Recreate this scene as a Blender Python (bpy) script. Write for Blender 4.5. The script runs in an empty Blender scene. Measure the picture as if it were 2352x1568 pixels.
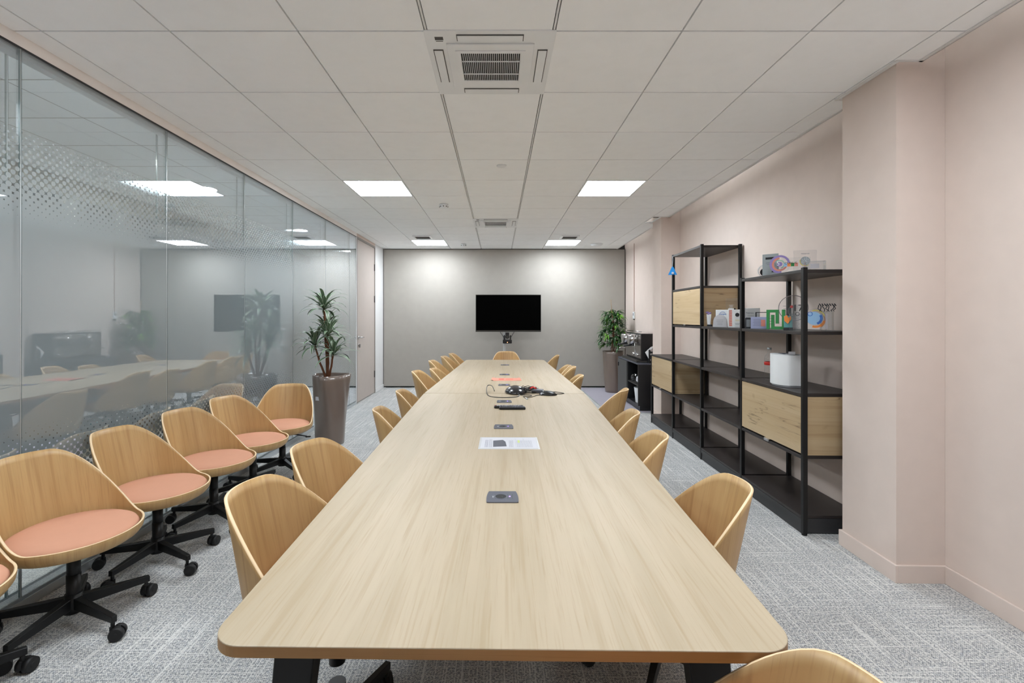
import bpy, bmesh, math, random
from mathutils import Vector, Matrix
random.seed(7)
PI=math.pi
S=bpy.context.scene; COL=S.collection
F=1077.0; HX=1145.0; HY=727.0; CH=1.40       # camera: focal in px of a 2352 wide frame, horizon, height

# ------------------------------------------------------------------ helpers
def lin(c):
    c/=255.0
    return c/12.92 if c<=.04045 else ((c+.055)/1.055)**2.4
def rgb(r,g,b): return (lin(r),lin(g),lin(b),1)
def new_mat(name):
    m=bpy.data.materials.new(name); m.use_nodes=True
    return m, m.node_tree, m.node_tree.nodes['Principled BSDF']
def mat(name,col,rough=.5,metal=0,spec=.5,emit=None,es=0,bump=0,bscale=200,alpha=1,trans=0,coat=0):
    m,nt,b=new_mat(name)
    b.inputs['Base Color'].default_value=col
    b.inputs['Roughness'].default_value=rough
    b.inputs['Metallic'].default_value=metal
    b.inputs['Specular IOR Level'].default_value=spec
    b.inputs['Coat Weight'].default_value=coat
    if trans: b.inputs['Transmission Weight'].default_value=trans
    if emit: b.inputs['Emission Color'].default_value=emit; b.inputs['Emission Strength'].default_value=es
    # subtle procedural variation so that no surface is a flat fill
    tc=nt.nodes.new('ShaderNodeTexCoord'); n=nt.nodes.new('ShaderNodeTexNoise'); n.inputs['Scale'].default_value=9
    nt.links.new(tc.outputs['Object'],n.inputs['Vector'])
    if not trans and not emit:
        mx=nt.nodes.new('ShaderNodeMix'); mx.data_type='RGBA'
        mx.inputs[6].default_value=tuple(c*.96 for c in col[:3])+(1,); mx.inputs[7].default_value=tuple(min(1,c*1.04) for c in col[:3])+(1,)
        nt.links.new(n.outputs['Fac'],mx.inputs[0]); nt.links.new(mx.outputs[2],b.inputs['Base Color'])
    if bump:
        n2=nt.nodes.new('ShaderNodeTexNoise'); n2.inputs['Scale'].default_value=bscale; n2.inputs['Detail'].default_value=3
        nt.links.new(tc.outputs['Object'],n2.inputs['Vector'])
        bp=nt.nodes.new('ShaderNodeBump'); bp.inputs['Strength'].default_value=bump; bp.inputs['Distance'].default_value=.002
        nt.links.new(n2.outputs['Fac'],bp.inputs['Height']); nt.links.new(bp.outputs['Normal'],b.inputs['Normal'])
    return m
class G:   # tiny node graph helper
    def __init__(s,nt): s.nt=nt
    def v(s,x,sock):
        if isinstance(x,(int,float)): sock.default_value=x
        elif isinstance(x,tuple): sock.default_value=x
        else: s.nt.links.new(x,sock)
    def m(s,op,a,b=None,c=None,clamp=False):
        n=s.nt.nodes.new('ShaderNodeMath'); n.operation=op; n.use_clamp=clamp
        s.v(a,n.inputs[0])
        if b is not None: s.v(b,n.inputs[1])
        if c is not None: s.v(c,n.inputs[2])
        return n.outputs[0]
    def comb(s,x,y,z):
        n=s.nt.nodes.new('ShaderNodeCombineXYZ'); s.v(x,n.inputs[0]); s.v(y,n.inputs[1]); s.v(z,n.inputs[2]); return n.outputs[0]
    def sep(s,x):
        n=s.nt.nodes.new('ShaderNodeSeparateXYZ'); s.nt.links.new(x,n.inputs[0]); return n.outputs
    def noise(s,vec,scale=1,detail=2,rough=.5,dist=0):
        n=s.nt.nodes.new('ShaderNodeTexNoise'); s.nt.links.new(vec,n.inputs['Vector'])
        n.inputs['Scale'].default_value=scale; n.inputs['Detail'].default_value=detail; n.inputs['Roughness'].default_value=rough; n.inputs['Distortion'].default_value=dist
        return n.outputs['Fac']
    def rng(s,x,a,b,c=0,d=1):
        n=s.nt.nodes.new('ShaderNodeMapRange'); n.interpolation_type='SMOOTHSTEP'; s.v(x,n.inputs[0])
        for i,q in enumerate((a,b,c,d)): s.v(q,n.inputs[i+1])
        return n.outputs[0]
    def mix(s,f,a,b,blend='MIX'):
        n=s.nt.nodes.new('ShaderNodeMix'); n.data_type='RGBA'; n.blend_type=blend; s.v(f,n.inputs[0]); s.v(a,n.inputs[6]); s.v(b,n.inputs[7]); return n.outputs[2]
    def tc(s,name='Object'):
        n=s.nt.nodes.new('ShaderNodeTexCoord'); return n.outputs[name]
def wood(name,ca,cb,cc,axis=1,coord='Object',sc=1.0,rough=.45,fine=.35,knots=False,obj_var=True):
    m,nt,b=new_mat(name); g=G(nt)
    c=g.tc(coord); o=g.sep(c)
    info=nt.nodes.new('ShaderNodeObjectInfo'); rnd=g.m('MULTIPLY',info.outputs['Random'],7.0 if obj_var else 0.0)
    comp=[g.m('MULTIPLY',o[i],(0.55 if i==axis else 9.0)*sc) for i in range(3)]
    comp[(axis+2)%3]=g.m('ADD',comp[(axis+2)%3],rnd)
    big=g.noise(g.comb(*comp),1,3,.55,.4)
    comp2=[g.m('MULTIPLY',o[i],(4.0 if i==axis else 160.0)*sc) for i in range(3)]
    fn=g.noise(g.comb(*comp2),1,3,.6,.2)
    comp3=[g.m('MULTIPLY',o[i],(1.3 if i==axis else 40.0)*sc) for i in range(3)]
    md=g.noise(g.comb(*comp3),1,2,.5,.3)
    col=g.mix(g.rng(big,.35,.65),ca,cb)
    col=g.mix(g.m('MULTIPLY',g.rng(md,.5,.72),.42),col,cc)
    col=g.mix(g.m('MULTIPLY',g.rng(fn,.5,.75),fine),col,cc)
    if knots:
        cr=g.noise(g.comb(*[g.m('MULTIPLY',o[i],1.0 if i==axis else 17.0) for i in range(3)]),1,3,.6,.25)
        cm=g.noise(c,3.2,2,.5)
        ck=g.m('MULTIPLY',g.rng(g.m('ABSOLUTE',g.m('SUBTRACT',cr,.5)),.012,.003),g.rng(cm,.52,.6))
        col=g.mix(g.m('MULTIPLY',ck,.55),col,rgb(78,58,40))
        k=g.noise(c,5.5,1,.4)
        col=g.mix(g.m('MULTIPLY',g.rng(k,.70,.78),.5),col,rgb(110,80,50))
    nt.links.new(col,b.inputs['Base Color']); b.inputs['Roughness'].default_value=rough
    bp=nt.nodes.new('ShaderNodeBump'); bp.inputs['Strength'].default_value=.08; bp.inputs['Distance'].default_value=.001
    nt.links.new(fn,bp.inputs['Height']); nt.links.new(bp.outputs['Normal'],b.inputs['Normal'])
    return m

def box(bm,x0,x1,y0,y1,z0,z1,mi=0,M=None,bev=0):
    vs=[bm.verts.new(p) for p in ((x0,y0,z0),(x1,y0,z0),(x1,y1,z0),(x0,y1,z0),(x0,y0,z1),(x1,y0,z1),(x1,y1,z1),(x0,y1,z1))]
    fs=[bm.faces.new([vs[i] for i in q]) for q in ((3,2,1,0),(4,5,6,7),(0,1,5,4),(1,2,6,5),(2,3,7,6),(3,0,4,7))]
    for f in fs: f.material_index=mi
    if bev:
        es=list({e for f in fs for e in f.edges})
        r=bmesh.ops.bevel(bm,geom=es,offset=bev,segments=2,affect='EDGES',profile=.5)
        vs=[v for v in set(vs)|set(r['verts']) if v.is_valid]
        for f in r['faces']: f.material_index=mi
    if M is not None: bmesh.ops.transform(bm,matrix=M,verts=[v for v in vs if v.is_valid])
    return vs
def prism(bm,pts,z0,z1,mi=0,M=None):     # polygon in xy extruded in z
    a=[bm.verts.new((p[0],p[1],z0)) for p in pts]; b=[bm.verts.new((p[0],p[1],z1)) for p in pts]
    n=len(pts); fs=[bm.faces.new(a[::-1]),bm.faces.new(b)]+[bm.faces.new((a[i],a[(i+1)%n],b[(i+1)%n],b[i])) for i in range(n)]
    for f in fs: f.material_index=mi
    if M is not None: bmesh.ops.transform(bm,matrix=M,verts=a+b)
    return a+b
def cyl(bm,p0,p1,r0,r1=None,n=16,mi=0):
    r1=r0 if r1 is None else r1
    p0=Vector(p0);p1=Vector(p1);d=(p1-p0).normalized()
    a=d.orthogonal().normalized();b=d.cross(a)
    A=[bm.verts.new(p0+(a*math.cos(t)+b*math.sin(t))*r0) for t in [2*PI*i/n for i in range(n)]]
    B=[bm.verts.new(p1+(a*math.cos(t)+b*math.sin(t))*r1) for t in [2*PI*i/n for i in range(n)]]
    fs=[bm.faces.new((A[i],A[(i+1)%n],B[(i+1)%n],B[i])) for i in range(n)]+[bm.faces.new(A[::-1]),bm.faces.new(B)]
    for f in fs[:-2]: f.smooth=True
    for f in fs: f.material_index=mi
    return A+B
def tube(bm,pts,r,n=6,mi=0):
    pts=[Vector(p) for p in pts]; rings=[]; N=len(pts)
    up=None
    for i,p in enumerate(pts):
        d=(pts[min(i+1,N-1)]-pts[max(i-1,0)]).normalized()
        a=d.orthogonal().normalized() if up is None else (up-d*up.dot(d)).normalized()
        up=a; b=d.cross(a); rr=r[i] if isinstance(r,(list,tuple)) else r
        rings.append([bm.verts.new(p+(a*math.cos(2*PI*k/n)+b*math.sin(2*PI*k/n))*rr) for k in range(n)])
    for A,B in zip(rings,rings[1:]):
        for k in range(n):
            f=bm.faces.new((A[k],A[(k+1)%n],B[(k+1)%n],B[k])); f.smooth=True; f.material_index=mi
    bm.faces.new(rings[0][::-1]).material_index=mi; bm.faces.new(rings[-1]).material_index=mi
def smooth_path(pts,k=6):     # catmull-rom
    P=[Vector(p) for p in pts]; out=[]
    for i in range(len(P)-1):
        a=P[max(i-1,0)];b=P[i];c=P[i+1];d=P[min(i+2,len(P)-1)]
        for j in range(k):
            t=j/k; out.append(.5*((2*b)+(c-a)*t+(2*a-5*b+4*c-d)*t*t+(3*b-3*c+d-a)*t**3))
    out.append(P[-1]); return out
def lathe(bm,prof,n=32,c=(0,0),mi=0,smooth=True):
    rings=[]
    for r,z in prof:
        rings.append([bm.verts.new((c[0]+r*math.cos(2*PI*k/n),c[1]+r*math.sin(2*PI*k/n),z)) for k in range(n)] if r>1e-6 else [bm.verts.new((c[0],c[1],z))])
    for A,B in zip(rings,rings[1:]):
        for k in range(n):
            q=[A[k%len(A)],A[(k+1)%len(A)],B[(k+1)%len(B)],B[k%len(B)]]
            u=[]; [u.append(x) for x in q if x not in u]
            if len(u)>2:
                f=bm.faces.new(u); f.smooth=smooth; f.material_index=mi
def obj(name,bm,mats,parent=None,loc=None,rz=0,recalc=True):
    if recalc: bmesh.ops.recalc_face_normals(bm,faces=bm.faces)
    me=bpy.data.meshes.new(name); bm.to_mesh(me); bm.free()
    for m in (mats if isinstance(mats,(list,tuple)) else [mats]): me.materials.append(m)
    o=bpy.data.objects.new(name,me); COL.objects.link(o)
    if parent: o.parent=parent
    if loc is not None: o.location=loc
    if rz: o.rotation_euler=(0,0,rz)
    return o
def tag(o,label=None,cat=None,group=None,kind=None):
    if label: o['label']=label
    if cat: o['category']=cat
    if group: o['group']=group
    if kind: o['kind']=kind
    return o
def thing(name,label,cat,loc=(0,0,0),rz=0,group=None):
    o=bpy.data.objects.new(name,None); COL.objects.link(o); o.location=loc; o.rotation_euler=(0,0,rz); o.empty_display_size=.05
    return tag(o,label,cat,group)
def struct(name,bm,mats,parent=None,**k):
    o=obj(name,bm,mats,parent,**k)
    if parent is None: o['kind']='structure'
    return o
def dup(root,loc,rz,label,group=None,name=None):
    r=root.copy(); COL.objects.link(r); r.location=loc; r.rotation_euler=(0,0,rz); r['label']=label
    if name: r.name=name
    if group: r['group']=group
    for ch in list(root.children):
        c=ch.copy(); COL.objects.link(c); c.parent=r
        for q in ch.children:
            d=q.copy(); COL.objects.link(d); d.parent=c
    return r
def text(body,size,m,parent,loc,rot=(0,0,0),name='lettering',ext=.0004):
    cu=bpy.data.curves.new('t','FONT'); cu.body=body; cu.size=size; cu.extrude=ext; cu.align_x='CENTER'; cu.align_y='CENTER'
    t=bpy.data.objects.new('t',cu); COL.objects.link(t)
    bpy.context.view_layer.update()
    me=bpy.data.meshes.new_from_object(t.evaluated_get(bpy.context.evaluated_depsgraph_get()))
    bpy.data.objects.remove(t); me.materials.clear(); me.materials.append(m)
    o=bpy.data.objects.new(name,me); COL.objects.link(o); o.parent=parent; o.location=loc; o.rotation_euler=rot
    return o
BM=bmesh.new

# ------------------------------------------------------------------ materials
M_ceil=mat('ceiling_tile',rgb(247,249,250),.9,spec=.2,bump=.15,bscale=350)
M_grid=mat('ceiling_grid',rgb(86,84,82),.7)
M_whitepaint=mat('white_paint',rgb(225,225,225),.6)
M_pink=mat('pink_paint',rgb(216,201,192),.85,spec=.2,bump=.08,bscale=500)
M_headpink=mat('header_paint',rgb(248,243,240),.85,spec=.2)
M_greyfab=mat('grey_partition',rgb(166,161,154),.9,spec=.15,bump=.2,bscale=700)
M_greyslab=mat('grey_slab',rgb(170,168,165),.9)
M_black=mat('black_metal',rgb(17,17,18),.42,spec=.35)
M_shelf=mat('dark_shelf',rgb(44,39,38),.4,spec=.5)
M_plinth=mat('plinth_grey',rgb(48,48,50),.45)
M_plastic=mat('black_plastic',rgb(20,20,22),.35)
M_rubber=mat('black_rubber',rgb(18,18,19),.6)
M_screen=mat('screen',(0.0004,0.0004,0.0004,1),.5,spec=.02)
M_bezel=mat('bezel',rgb(70,68,66),.35,metal=.6)
M_chrome=mat('chrome',rgb(210,210,212),.12,metal=1)
M_steel=mat('brushed_steel',rgb(165,160,155),.3,metal=1)
M_alu=mat('aluminium',rgb(200,205,208),.35,metal=.7)
M_doorpink=mat('door_laminate',rgb(184,173,166),.6)
M_pot=mat('pot_taupe',rgb(116,102,93),.28,coat=.5)
M_soil=mat('soil',rgb(40,30,24),.95,bump=.8,bscale=60)
M_bark=mat('bark',rgb(110,66,38),.7,bump=.6,bscale=90)
M_stake=mat('stake',rgb(140,115,85),.7)
M_fabric=mat('salmon_fabric',rgb(206,153,127),.95,spec=.1,bump=.35,bscale=900)
M_white=mat('white_plastic',rgb(231,234,236),.35)
M_paper=mat('paper',rgb(194,194,200),.7)
M_ink=mat('ink',rgb(120,122,135),.8)
M_inkdark=mat('ink_dark',rgb(45,45,50),.8)
M_pinkpaper=mat('pink_paper',rgb(218,142,122),.8)
M_red=mat('red_plastic',rgb(205,40,30),.4)
M_blue=mat('blue_plastic',rgb(0,120,190),.4)
M_modgrey=mat('module_grey',rgb(80,82,92),.45)
M_darkwin=mat('dark_window',rgb(14,16,18),.6,spec=.1)
M_corridor=mat('corridor_white',rgb(206,206,204),.8)
M_beige=mat('corridor_beige',rgb(150,145,134),.8)
M_teal=mat('poster_teal',rgb(50,120,120),.6)
M_bluep=mat('poster_blue',rgb(70,110,160),.6)
M_lilac=mat('crate_lilac',rgb(190,185,205),.6)
M_vinyl=mat('lavender_vinyl',rgb(168,164,176),.5,bump=.05)
M_light=mat('panel_light',(1,1,1,1),.5,emit=(.875,.945,1.0,1),es=13.5)
M_down=mat('down_light',(1,1,1,1),.5,emit=(1,.98,.96,1),es=170)
M_led=mat('purple_led',rgb(90,60,220),.5,emit=(.25,.12,1,1),es=2.5)
M_orled=mat('orange_led',rgb(230,120,60),.5,emit=(1,.35,.12,1),es=3)

M_table=wood('table_oak',rgb(176,160,136),rgb(168,152,127),rgb(156,135,103),axis=1,sc=1.15,rough=.5,fine=.5,obj_var=False)
M_tedge=wood('table_edge',rgb(158,118,72),rgb(170,130,82),rgb(136,96,54),axis=0,sc=1.2,rough=.5)
M_oak=wood('chair_oak',rgb(196,162,112),rgb(186,150,100),rgb(158,120,75),axis=1,coord='UV',sc=1.5,rough=.42,fine=.45)
M_oakedge=mat('plywood_edge',rgb(232,205,165),.5)
M_boardx=wood('rustic_board_side',rgb(190,168,134),rgb(181,157,121),rgb(156,128,94),axis=0,sc=.8,rough=.55,fine=.2,knots=True)
M_board=wood('rustic_board',rgb(190,168,134),rgb(181,157,121),rgb(156,128,94),axis=1,sc=.8,rough=.55,fine=.2,knots=True)

def leaf_mat(name,dark,mid,white,w):
    m,nt,b=new_mat(name); g=G(nt); o=g.sep(g.tc('UV'))
    a=g.m('ABSOLUTE',g.m('SUBTRACT',o[0],.5))
    n=g.noise(g.comb(g.m('MULTIPLY',o[0],6.0),o[1],0.0),1.5,2)
    col=g.mix(n,dark,mid)
    col=g.mix(g.m('MULTIPLY',g.rng(a,.36,.42),w),col,white)
    col=g.mix(g.m('MULTIPLY',g.rng(a,.05,.02),w*.8),col,white)
    nt.links.new(col,b.inputs['Base Color']); b.inputs['Roughness'].default_value=.4
    return m
M_drac=leaf_mat('dracaena_leaf',rgb(46,72,50),rgb(84,112,80),rgb(200,210,190),.9)
M_fic=leaf_mat('ficus_leaf',rgb(24,52,30),rgb(46,92,40),rgb(90,130,70),.3)
M_fic2=leaf_mat('ficus_leaf_young',rgb(90,150,50),rgb(130,185,70),rgb(160,200,110),.3)

def carpet():
    m,nt,b=new_mat('carpet'); g=G(nt); c=g.tc('Object'); o=g.sep(c)
    def st(ax,ay,sc=1): return g.noise(g.comb(g.m('MULTIPLY',o[0],ax),g.m('MULTIPLY',o[1],ay),0.0),sc,2,.5)
    weave=g.noise(c,125,2,.6)
    w2=g.noise(c,9,3,.5)
    tint=g.noise(c,70,2,.5)
    # fine basket weave cells
    sx=g.m('SINE',g.m('MULTIPLY',o[0],2*PI/.0085)); sy=g.m('SINE',g.m('MULTIPLY',g.m('ADD',o[1],g.m('MULTIPLY',sx,.0012)),2*PI/.0085))
    cell=g.m('MULTIPLY',sx,sy)
    v=g.m('ADD',g.m('MULTIPLY',weave,1.0),g.m('MULTIPLY',cell,.10))
    f=g.rng(v,.36,.66)
    col=g.mix(f,rgb(124,126,130),rgb(214,213,209))
    col=g.mix(g.m('MULTIPLY',g.rng(tint,.5,.7),.3),col,rgb(150,158,174))
    l1=g.rng(st(2.2,150),.59,.65); l2=g.rng(st(150,2.2),.57,.63)
    l3=g.rng(st(80,1.0,.9),.63,.68)
    ln=g.m('MAXIMUM',g.m('MAXIMUM',l1,l2),l3)
    br=g.rng(g.noise(c,60,2,.5),.30,.45)
    col=g.mix(g.m('MULTIPLY',g.m('MULTIPLY',ln,br),.7),col,rgb(228,227,223))
    col=g.mix(g.m('MULTIPLY',w2,.12),col,rgb(140,144,152))
    nt.links.new(col,b.inputs['Base Color']); b.inputs['Roughness'].default_value=.95; b.inputs['Specular IOR Level'].default_value=.15
    bp=nt.nodes.new('ShaderNodeBump'); bp.inputs['Strength'].default_value=.5; bp.inputs['Distance'].default_value=.003
    nt.links.new(v,bp.inputs['Height']); nt.links.new(bp.outputs['Normal'],b.inputs['Normal'])
    return m
M_carpet=carpet()

def glass_mat(name,film,tint=(.94,.962,.965,1),ior=1.5,gain=1.0):
    m=bpy.data.materials.new(name); m.use_nodes=True; nt=m.node_tree; nt.nodes.clear(); g=G(nt)
    out=nt.nodes.new('ShaderNodeOutputMaterial')
    tr=nt.nodes.new('ShaderNodeBsdfTransparent'); tr.inputs[0].default_value=tint
    gl=nt.nodes.new('ShaderNodeBsdfGlossy'); gl.inputs['Roughness'].default_value=0.0; gl.inputs[0].default_value=(.93,.965,1.0,1)
    fr=nt.nodes.new('ShaderNodeFresnel'); gq=nt.nodes.new('ShaderNodeNewGeometry')
    nt.links.new(g.m('ADD',g.m('MULTIPLY',gq.outputs['Backfacing'],1/ior-ior),ior),fr.inputs[0])   # same reflectance from both sides of the sheet
    base=tr.outputs[0]
    if film:
        geo=nt.nodes.new('ShaderNodeNewGeometry'); o=g.sep(geo.outputs['Position'])
        p=.040
        def d(off):
            a=g.m('SUBTRACT',g.m('FRACT',g.m('ADD',g.m('DIVIDE',g.m('ADD',o[1],20.0),p),off)),.5)
            b=g.m('SUBTRACT',g.m('FRACT',g.m('ADD',g.m('DIVIDE',o[2],p),off)),.5)
            return g.m('SQRT',g.m('ADD',g.m('MULTIPLY',a,a),g.m('MULTIPLY',b,b)))
        dist=g.m('MULTIPLY',g.m('MINIMUM',d(0.0),d(.5)),p)
        zc=g.m('MULTIPLY',g.m('ROUND',g.m('DIVIDE',o[2],p/2)),p/2)
        up=g.m('MULTIPLY_ADD',g.m('SUBTRACT',2.29,zc),.0165/.46,.0042)
        dn=g.m('MULTIPLY_ADD',g.m('SUBTRACT',zc,.36),.0165/.56,.0042)
        r=g.m('MINIMUM',g.m('MINIMUM',up,dn),.03)
        gate=g.m('MULTIPLY',g.m('LESS_THAN',zc,2.29),g.m('GREATER_THAN',zc,.36))
        mask=g.m('MULTIPLY',g.m('MULTIPLY',g.rng(g.m('SUBTRACT',r,dist),-.0004,.0004),gate),g.m('GREATER_THAN',o[0],-2.283))   # film is on the room face only
        df=nt.nodes.new('ShaderNodeBsdfDiffuse'); df.inputs[0].default_value=rgb(150,160,165)
        tl=nt.nodes.new('ShaderNodeBsdfTranslucent'); tl.inputs[0].default_value=rgb(150,156,158)
        mx=nt.nodes.new('ShaderNodeMixShader'); mx.inputs[0].default_value=.35
        nt.links.new(df.outputs[0],mx.inputs[1]); nt.links.new(tl.outputs[0],mx.inputs[2])
        m2=nt.nodes.new('ShaderNodeMixShader'); nt.links.new(mask,m2.inputs[0]); nt.links.new(tr.outputs[0],m2.inputs[1]); nt.links.new(mx.outputs[0],m2.inputs[2])
        base=m2.outputs[0]
    fin=nt.nodes.new('ShaderNodeMixShader')
    nt.links.new(g.m('MULTIPLY',fr.outputs[0],gain,clamp=True),fin.inputs[0]); nt.links.new(base,fin.inputs[1]); nt.links.new(gl.outputs[0],fin.inputs[2])
    nt.links.new(fin.outputs[0],out.inputs[0])
    return m
M_glassfilm=glass_mat('partition_glass_film',True,ior=1.75,gain=3.0)
M_glass=glass_mat('partition_glass',False,ior=1.5)
M_gedge=mat('glass_edge',rgb(70,96,98),.15)
M_acryl=glass_mat('clear_acrylic',False,tint=(.965,.97,.975,1),ior=1.5,gain=1.0)
M_crystal=glass_mat('crystal',False,tint=(.93,.945,.955,1),ior=1.7,gain=1.3)

# ------------------------------------------------------------------ room
GX=-2.278; RD=.0228           # glass plane, angle of right wall
def RX(Y): return 2.353+RD*(Y-2.47)
BACK=9.25; REAR=-1.7; CZ=2.736
bm=BM(); box(bm,-4.4,2.95,REAR,BACK+1.2,-.08,0); struct('floor',bm,M_carpet)
bm=BM(); 
prism(bm,[(1.60,6.82),(RX(6.82)-.012,6.82),(RX(BACK)-.012,BACK-.02),(1.60,BACK-.02)],0,.004); struct('floor_vinyl',bm,M_vinyl)
bm=BM(); prism(bm,[(1.585,6.80),(RX(6.8)-.012,6.80),(RX(6.8)-.012,6.82),(1.60,6.82),(1.60,BACK-.02),(1.585,BACK-.02)],0,.006); struct('trim_1',bm,M_alu)

# back wall: grey folding partition
bm=BM(); box(bm,GX+.013,RX(BACK)-.017,BACK,BACK+.08,.03,2.728); bw=struct('wall_back',bm,M_greyfab)
bm=BM(); box(bm,GX-.05,RX(BACK)+.1,BACK+.08,BACK+.2,0,3.2); obj('backing',bm,M_plinth,bw)
bm=BM(); box(bm,GX+.004,GX+.013,BACK-.004,BACK+.03,0,CZ); box(bm,RX(BACK)-.017,RX(BACK)-.008,BACK-.004,BACK+.03,0,CZ); box(bm,GX+.03,RX(BACK)-.022,BACK-.004,BACK+.06,2.724,2.735); struct('trim_2',bm,M_bezel)
# rear wall
bm=BM(); box(bm,-4.4,2.95,REAR-.1,REAR,0,3.2); struct('wall_rear',bm,M_pink)
# right wall + pillars in the slightly turned frame
RO=(2.353,2.47,0)
bm=BM(); box(bm,0,.12,-4.15,6.85,0,3.2); struct('wall_right',bm,M_pink,loc=RO,rz=-RD)
for v0,v1 in ((0,.40),(3.83,4.20)):
    bm=BM(); box(bm,-.253,-.001,v0,v1,0,3.1); struct('wall_pillar',bm,M_pink,loc=RO,rz=-RD)
def baseboard(name,segs):
    bm=BM()
    for x0,x1,y0,y1 in segs: box(bm,x0,x1,y0,y1,0,.092,bev=.002)
    struct(name,bm,M_pink,loc=RO,rz=-RD)
baseboard('baseboard_right',[(-.014,-.001,-4.1,-.014)])
baseboard('baseboard_pillar',[(-.267,-.253,-.014,.414),(-.253,-.001,-.014,0),(-.253,-.001,.4,.414)])
baseboard('baseboard_alcove',[(-.014,-.001,.414,3.816),(-.267,-.253,3.816,4.214),(-.253,-.001,3.816,3.83),(-.253,-.001,4.2,4.214),(-.014,-.001,4.214,6.76)])

# ceiling: tiles in one surface, grid above, slab closing the plenum
XS=[-2.272]+[-2.14+.6*k for k in range(8)]
YS=[REAR]+[2.195+.6*k for k in range(-6,12)]+[BACK-.01]
PANELS=[]; SKIP=set()
for ci in (2,6):          # column index of light panels: X -1.54..-.94 and .86..1.46
    for yk in (1.595-.6,4.595,8.195): PANELS.append((XS[ci],yk))
def near(a,b): return abs(a-b)<.02
AC=[(XS[4],2.195),(XS[4],6.395)]
tb=BM()
def tile(x0,x1,y0,y1,xr=None):
    g=.0042
    if xr: prism(tb,[(x0+g,y0+g),(xr[0],y0+g),(xr[1],y1-g),(x0+g,y1-g)],CZ,CZ+.015)
    else: box(tb,x0+g,x1-g,y0+g,y1-g,CZ,CZ+.015)
for j in range(len(YS)-1):
    y0,y1=YS[j],YS[j+1]
    for i in range(len(XS)-1):
        x0,x1=XS[i],XS[i+1]
        if any(near(x0,p[0]) and near(y0,p[1]) for p in PANELS+AC): continue
        a=x0+(.005 if i in(4,5) else 0); b=x1-(.005 if i in (3,4) else 0)
        tile(a,b,y0,y1)
def ex(Y): return 2.213+.020*(Y-2.47)
# strip along the right wall, notched round the pillars
def pill(Y): return 2.085 if (2.44<Y<2.89) or (6.27<Y<6.69) else None
ys=sorted(set(YS+[2.45,2.88,6.28,6.68]))
for a,b in zip(ys,ys[1:]):
    if b-a<.01: continue
    mid=(a+b)/2; p=pill(mid)
    tile(2.06,0,a,b,xr=((p-.004,p-.004) if p else (ex(a)-.02,ex(b)-.02)))
ce=struct('ceiling',tb,M_ceil)
bm=BM(); 
for x in XS[1:]:
    box(bm,x-.014,x+.014,REAR,BACK-.005,CZ+.016,CZ+.02)
for y in YS[1:-1]: box(bm,GX,2.2,y-.014,y+.014,CZ+.0155,CZ+.0195)
obj('ceiling_grid',bm,M_grid,ce); bm=BM()
box(bm,XS[4]-.0045,XS[4]+.0045,REAR,2.19,CZ+.001,CZ+.014); box(bm,XS[5]-.0045,XS[5]+.0045,REAR,2.19,CZ+.001,CZ+.014)
for a,b in ((2.80,6.39),(7.0,BACK-.01)):
    for k in (4,5): box(bm,XS[k]-.0045,XS[k]+.0045,a,b,CZ+.001,CZ+.014)
obj('main_runner',bm,M_whitepaint,ce)
bm=BM(); box(bm,-4.4,2.95,REAR,BACK+1.2,3.2,3.3); obj('slab',bm,M_greyslab,ce)
bm=BM()
def flange(a,b,xa,xb):
    prism(bm,[(xa-.022,a),(xa,a),(xb,b),(xb-.022,b)],CZ-.006,CZ+.0); prism(bm,[(xa-.003,a),(xa,a),(xb,b),(xb-.003,b)],CZ-.006,CZ+.03)
for a,b in ((REAR,2.45),(2.88,6.28),(6.68,BACK-.01)): flange(a,b,ex(a),ex(b))
for a,b in ((2.45,2.88),(6.28,6.68)):
    q=2.353-.253+RD*((a+b)/2-2.47)-.012
    prism(bm,[(q-.022,a),(q,a),(q,b),(q-.022,b)],CZ-.006,CZ)
    for y in (a,b): box(bm,q-.02,ex(y),y-.012 if y==a else y,y if y==a else y+.012,CZ-.006,CZ)
struct('trim_3',bm,M_whitepaint)

# left glass partition ------------------------------------------------
GT=2.68
seams=[REAR]+[2.237+.9855*k for k in range(-3,6)]+[7.50]
for i,(a,b) in enumerate(zip(seams,seams[1:])):
    bm=BM(); vs=box(bm,GX-.010,GX,a+.0035,b-.0035,.06,GT-.004)
    for f in bm.faces:
        if abs(f.normal.y)>.9 or abs(f.calc_center_median().y-a)<.01 or abs(f.calc_center_median().y-b)<.01: f.material_index=1
    w=struct('window_%d'%(i+1),bm,[M_glassfilm,M_gedge])
    bm=BM(); box(bm,GX-.075,GX-.065,a+.0035,b-.0035,.06,GT-.004)
    for f in bm.faces:
        c=f.calc_center_median()
        if abs(c.y-a)<.01 or abs(c.y-b)<.01: f.material_index=1
    obj('inner_pane',bm,[M_glass,M_gedge],w)
    if 0<i<len(seams)-1:
        bm=BM(); box(bm,GX-.009,GX-.001,a-.0025,a+.0025,.06,GT-.004); box(bm,GX-.074,GX-.066,a-.0025,a+.0025,.06,GT-.004); obj('seam_strip',bm,M_alu,w)
bm=BM()
box(bm,GX-.085,GX+.006,REAR,7.52,0,.028); box(bm,GX-.085,GX-.077,REAR,7.5,.028,.06); box(bm,GX-.063,GX-.012,REAR,7.5,.028,.055); box(bm,GX+.001,GX+.006,REAR,7.5,.028,.045)
struct('trim_4',bm,M_alu)
bm=BM(); box(bm,GX-.085,GX+.004,REAR,7.52,GT-.004,GT+.004); o=struct('trim_5',bm,M_plinth)
bm=BM(); box(bm,GX-.062,GX-.014,REAR,7.5,GT-.034,GT-.005); obj('channel',bm,M_alu,o)
bm=BM(); box(bm,GX-.09,GX+.006,REAR,7.52,GT+.004,3.15); struct('wall_left_header',bm,M_headpink)
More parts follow.
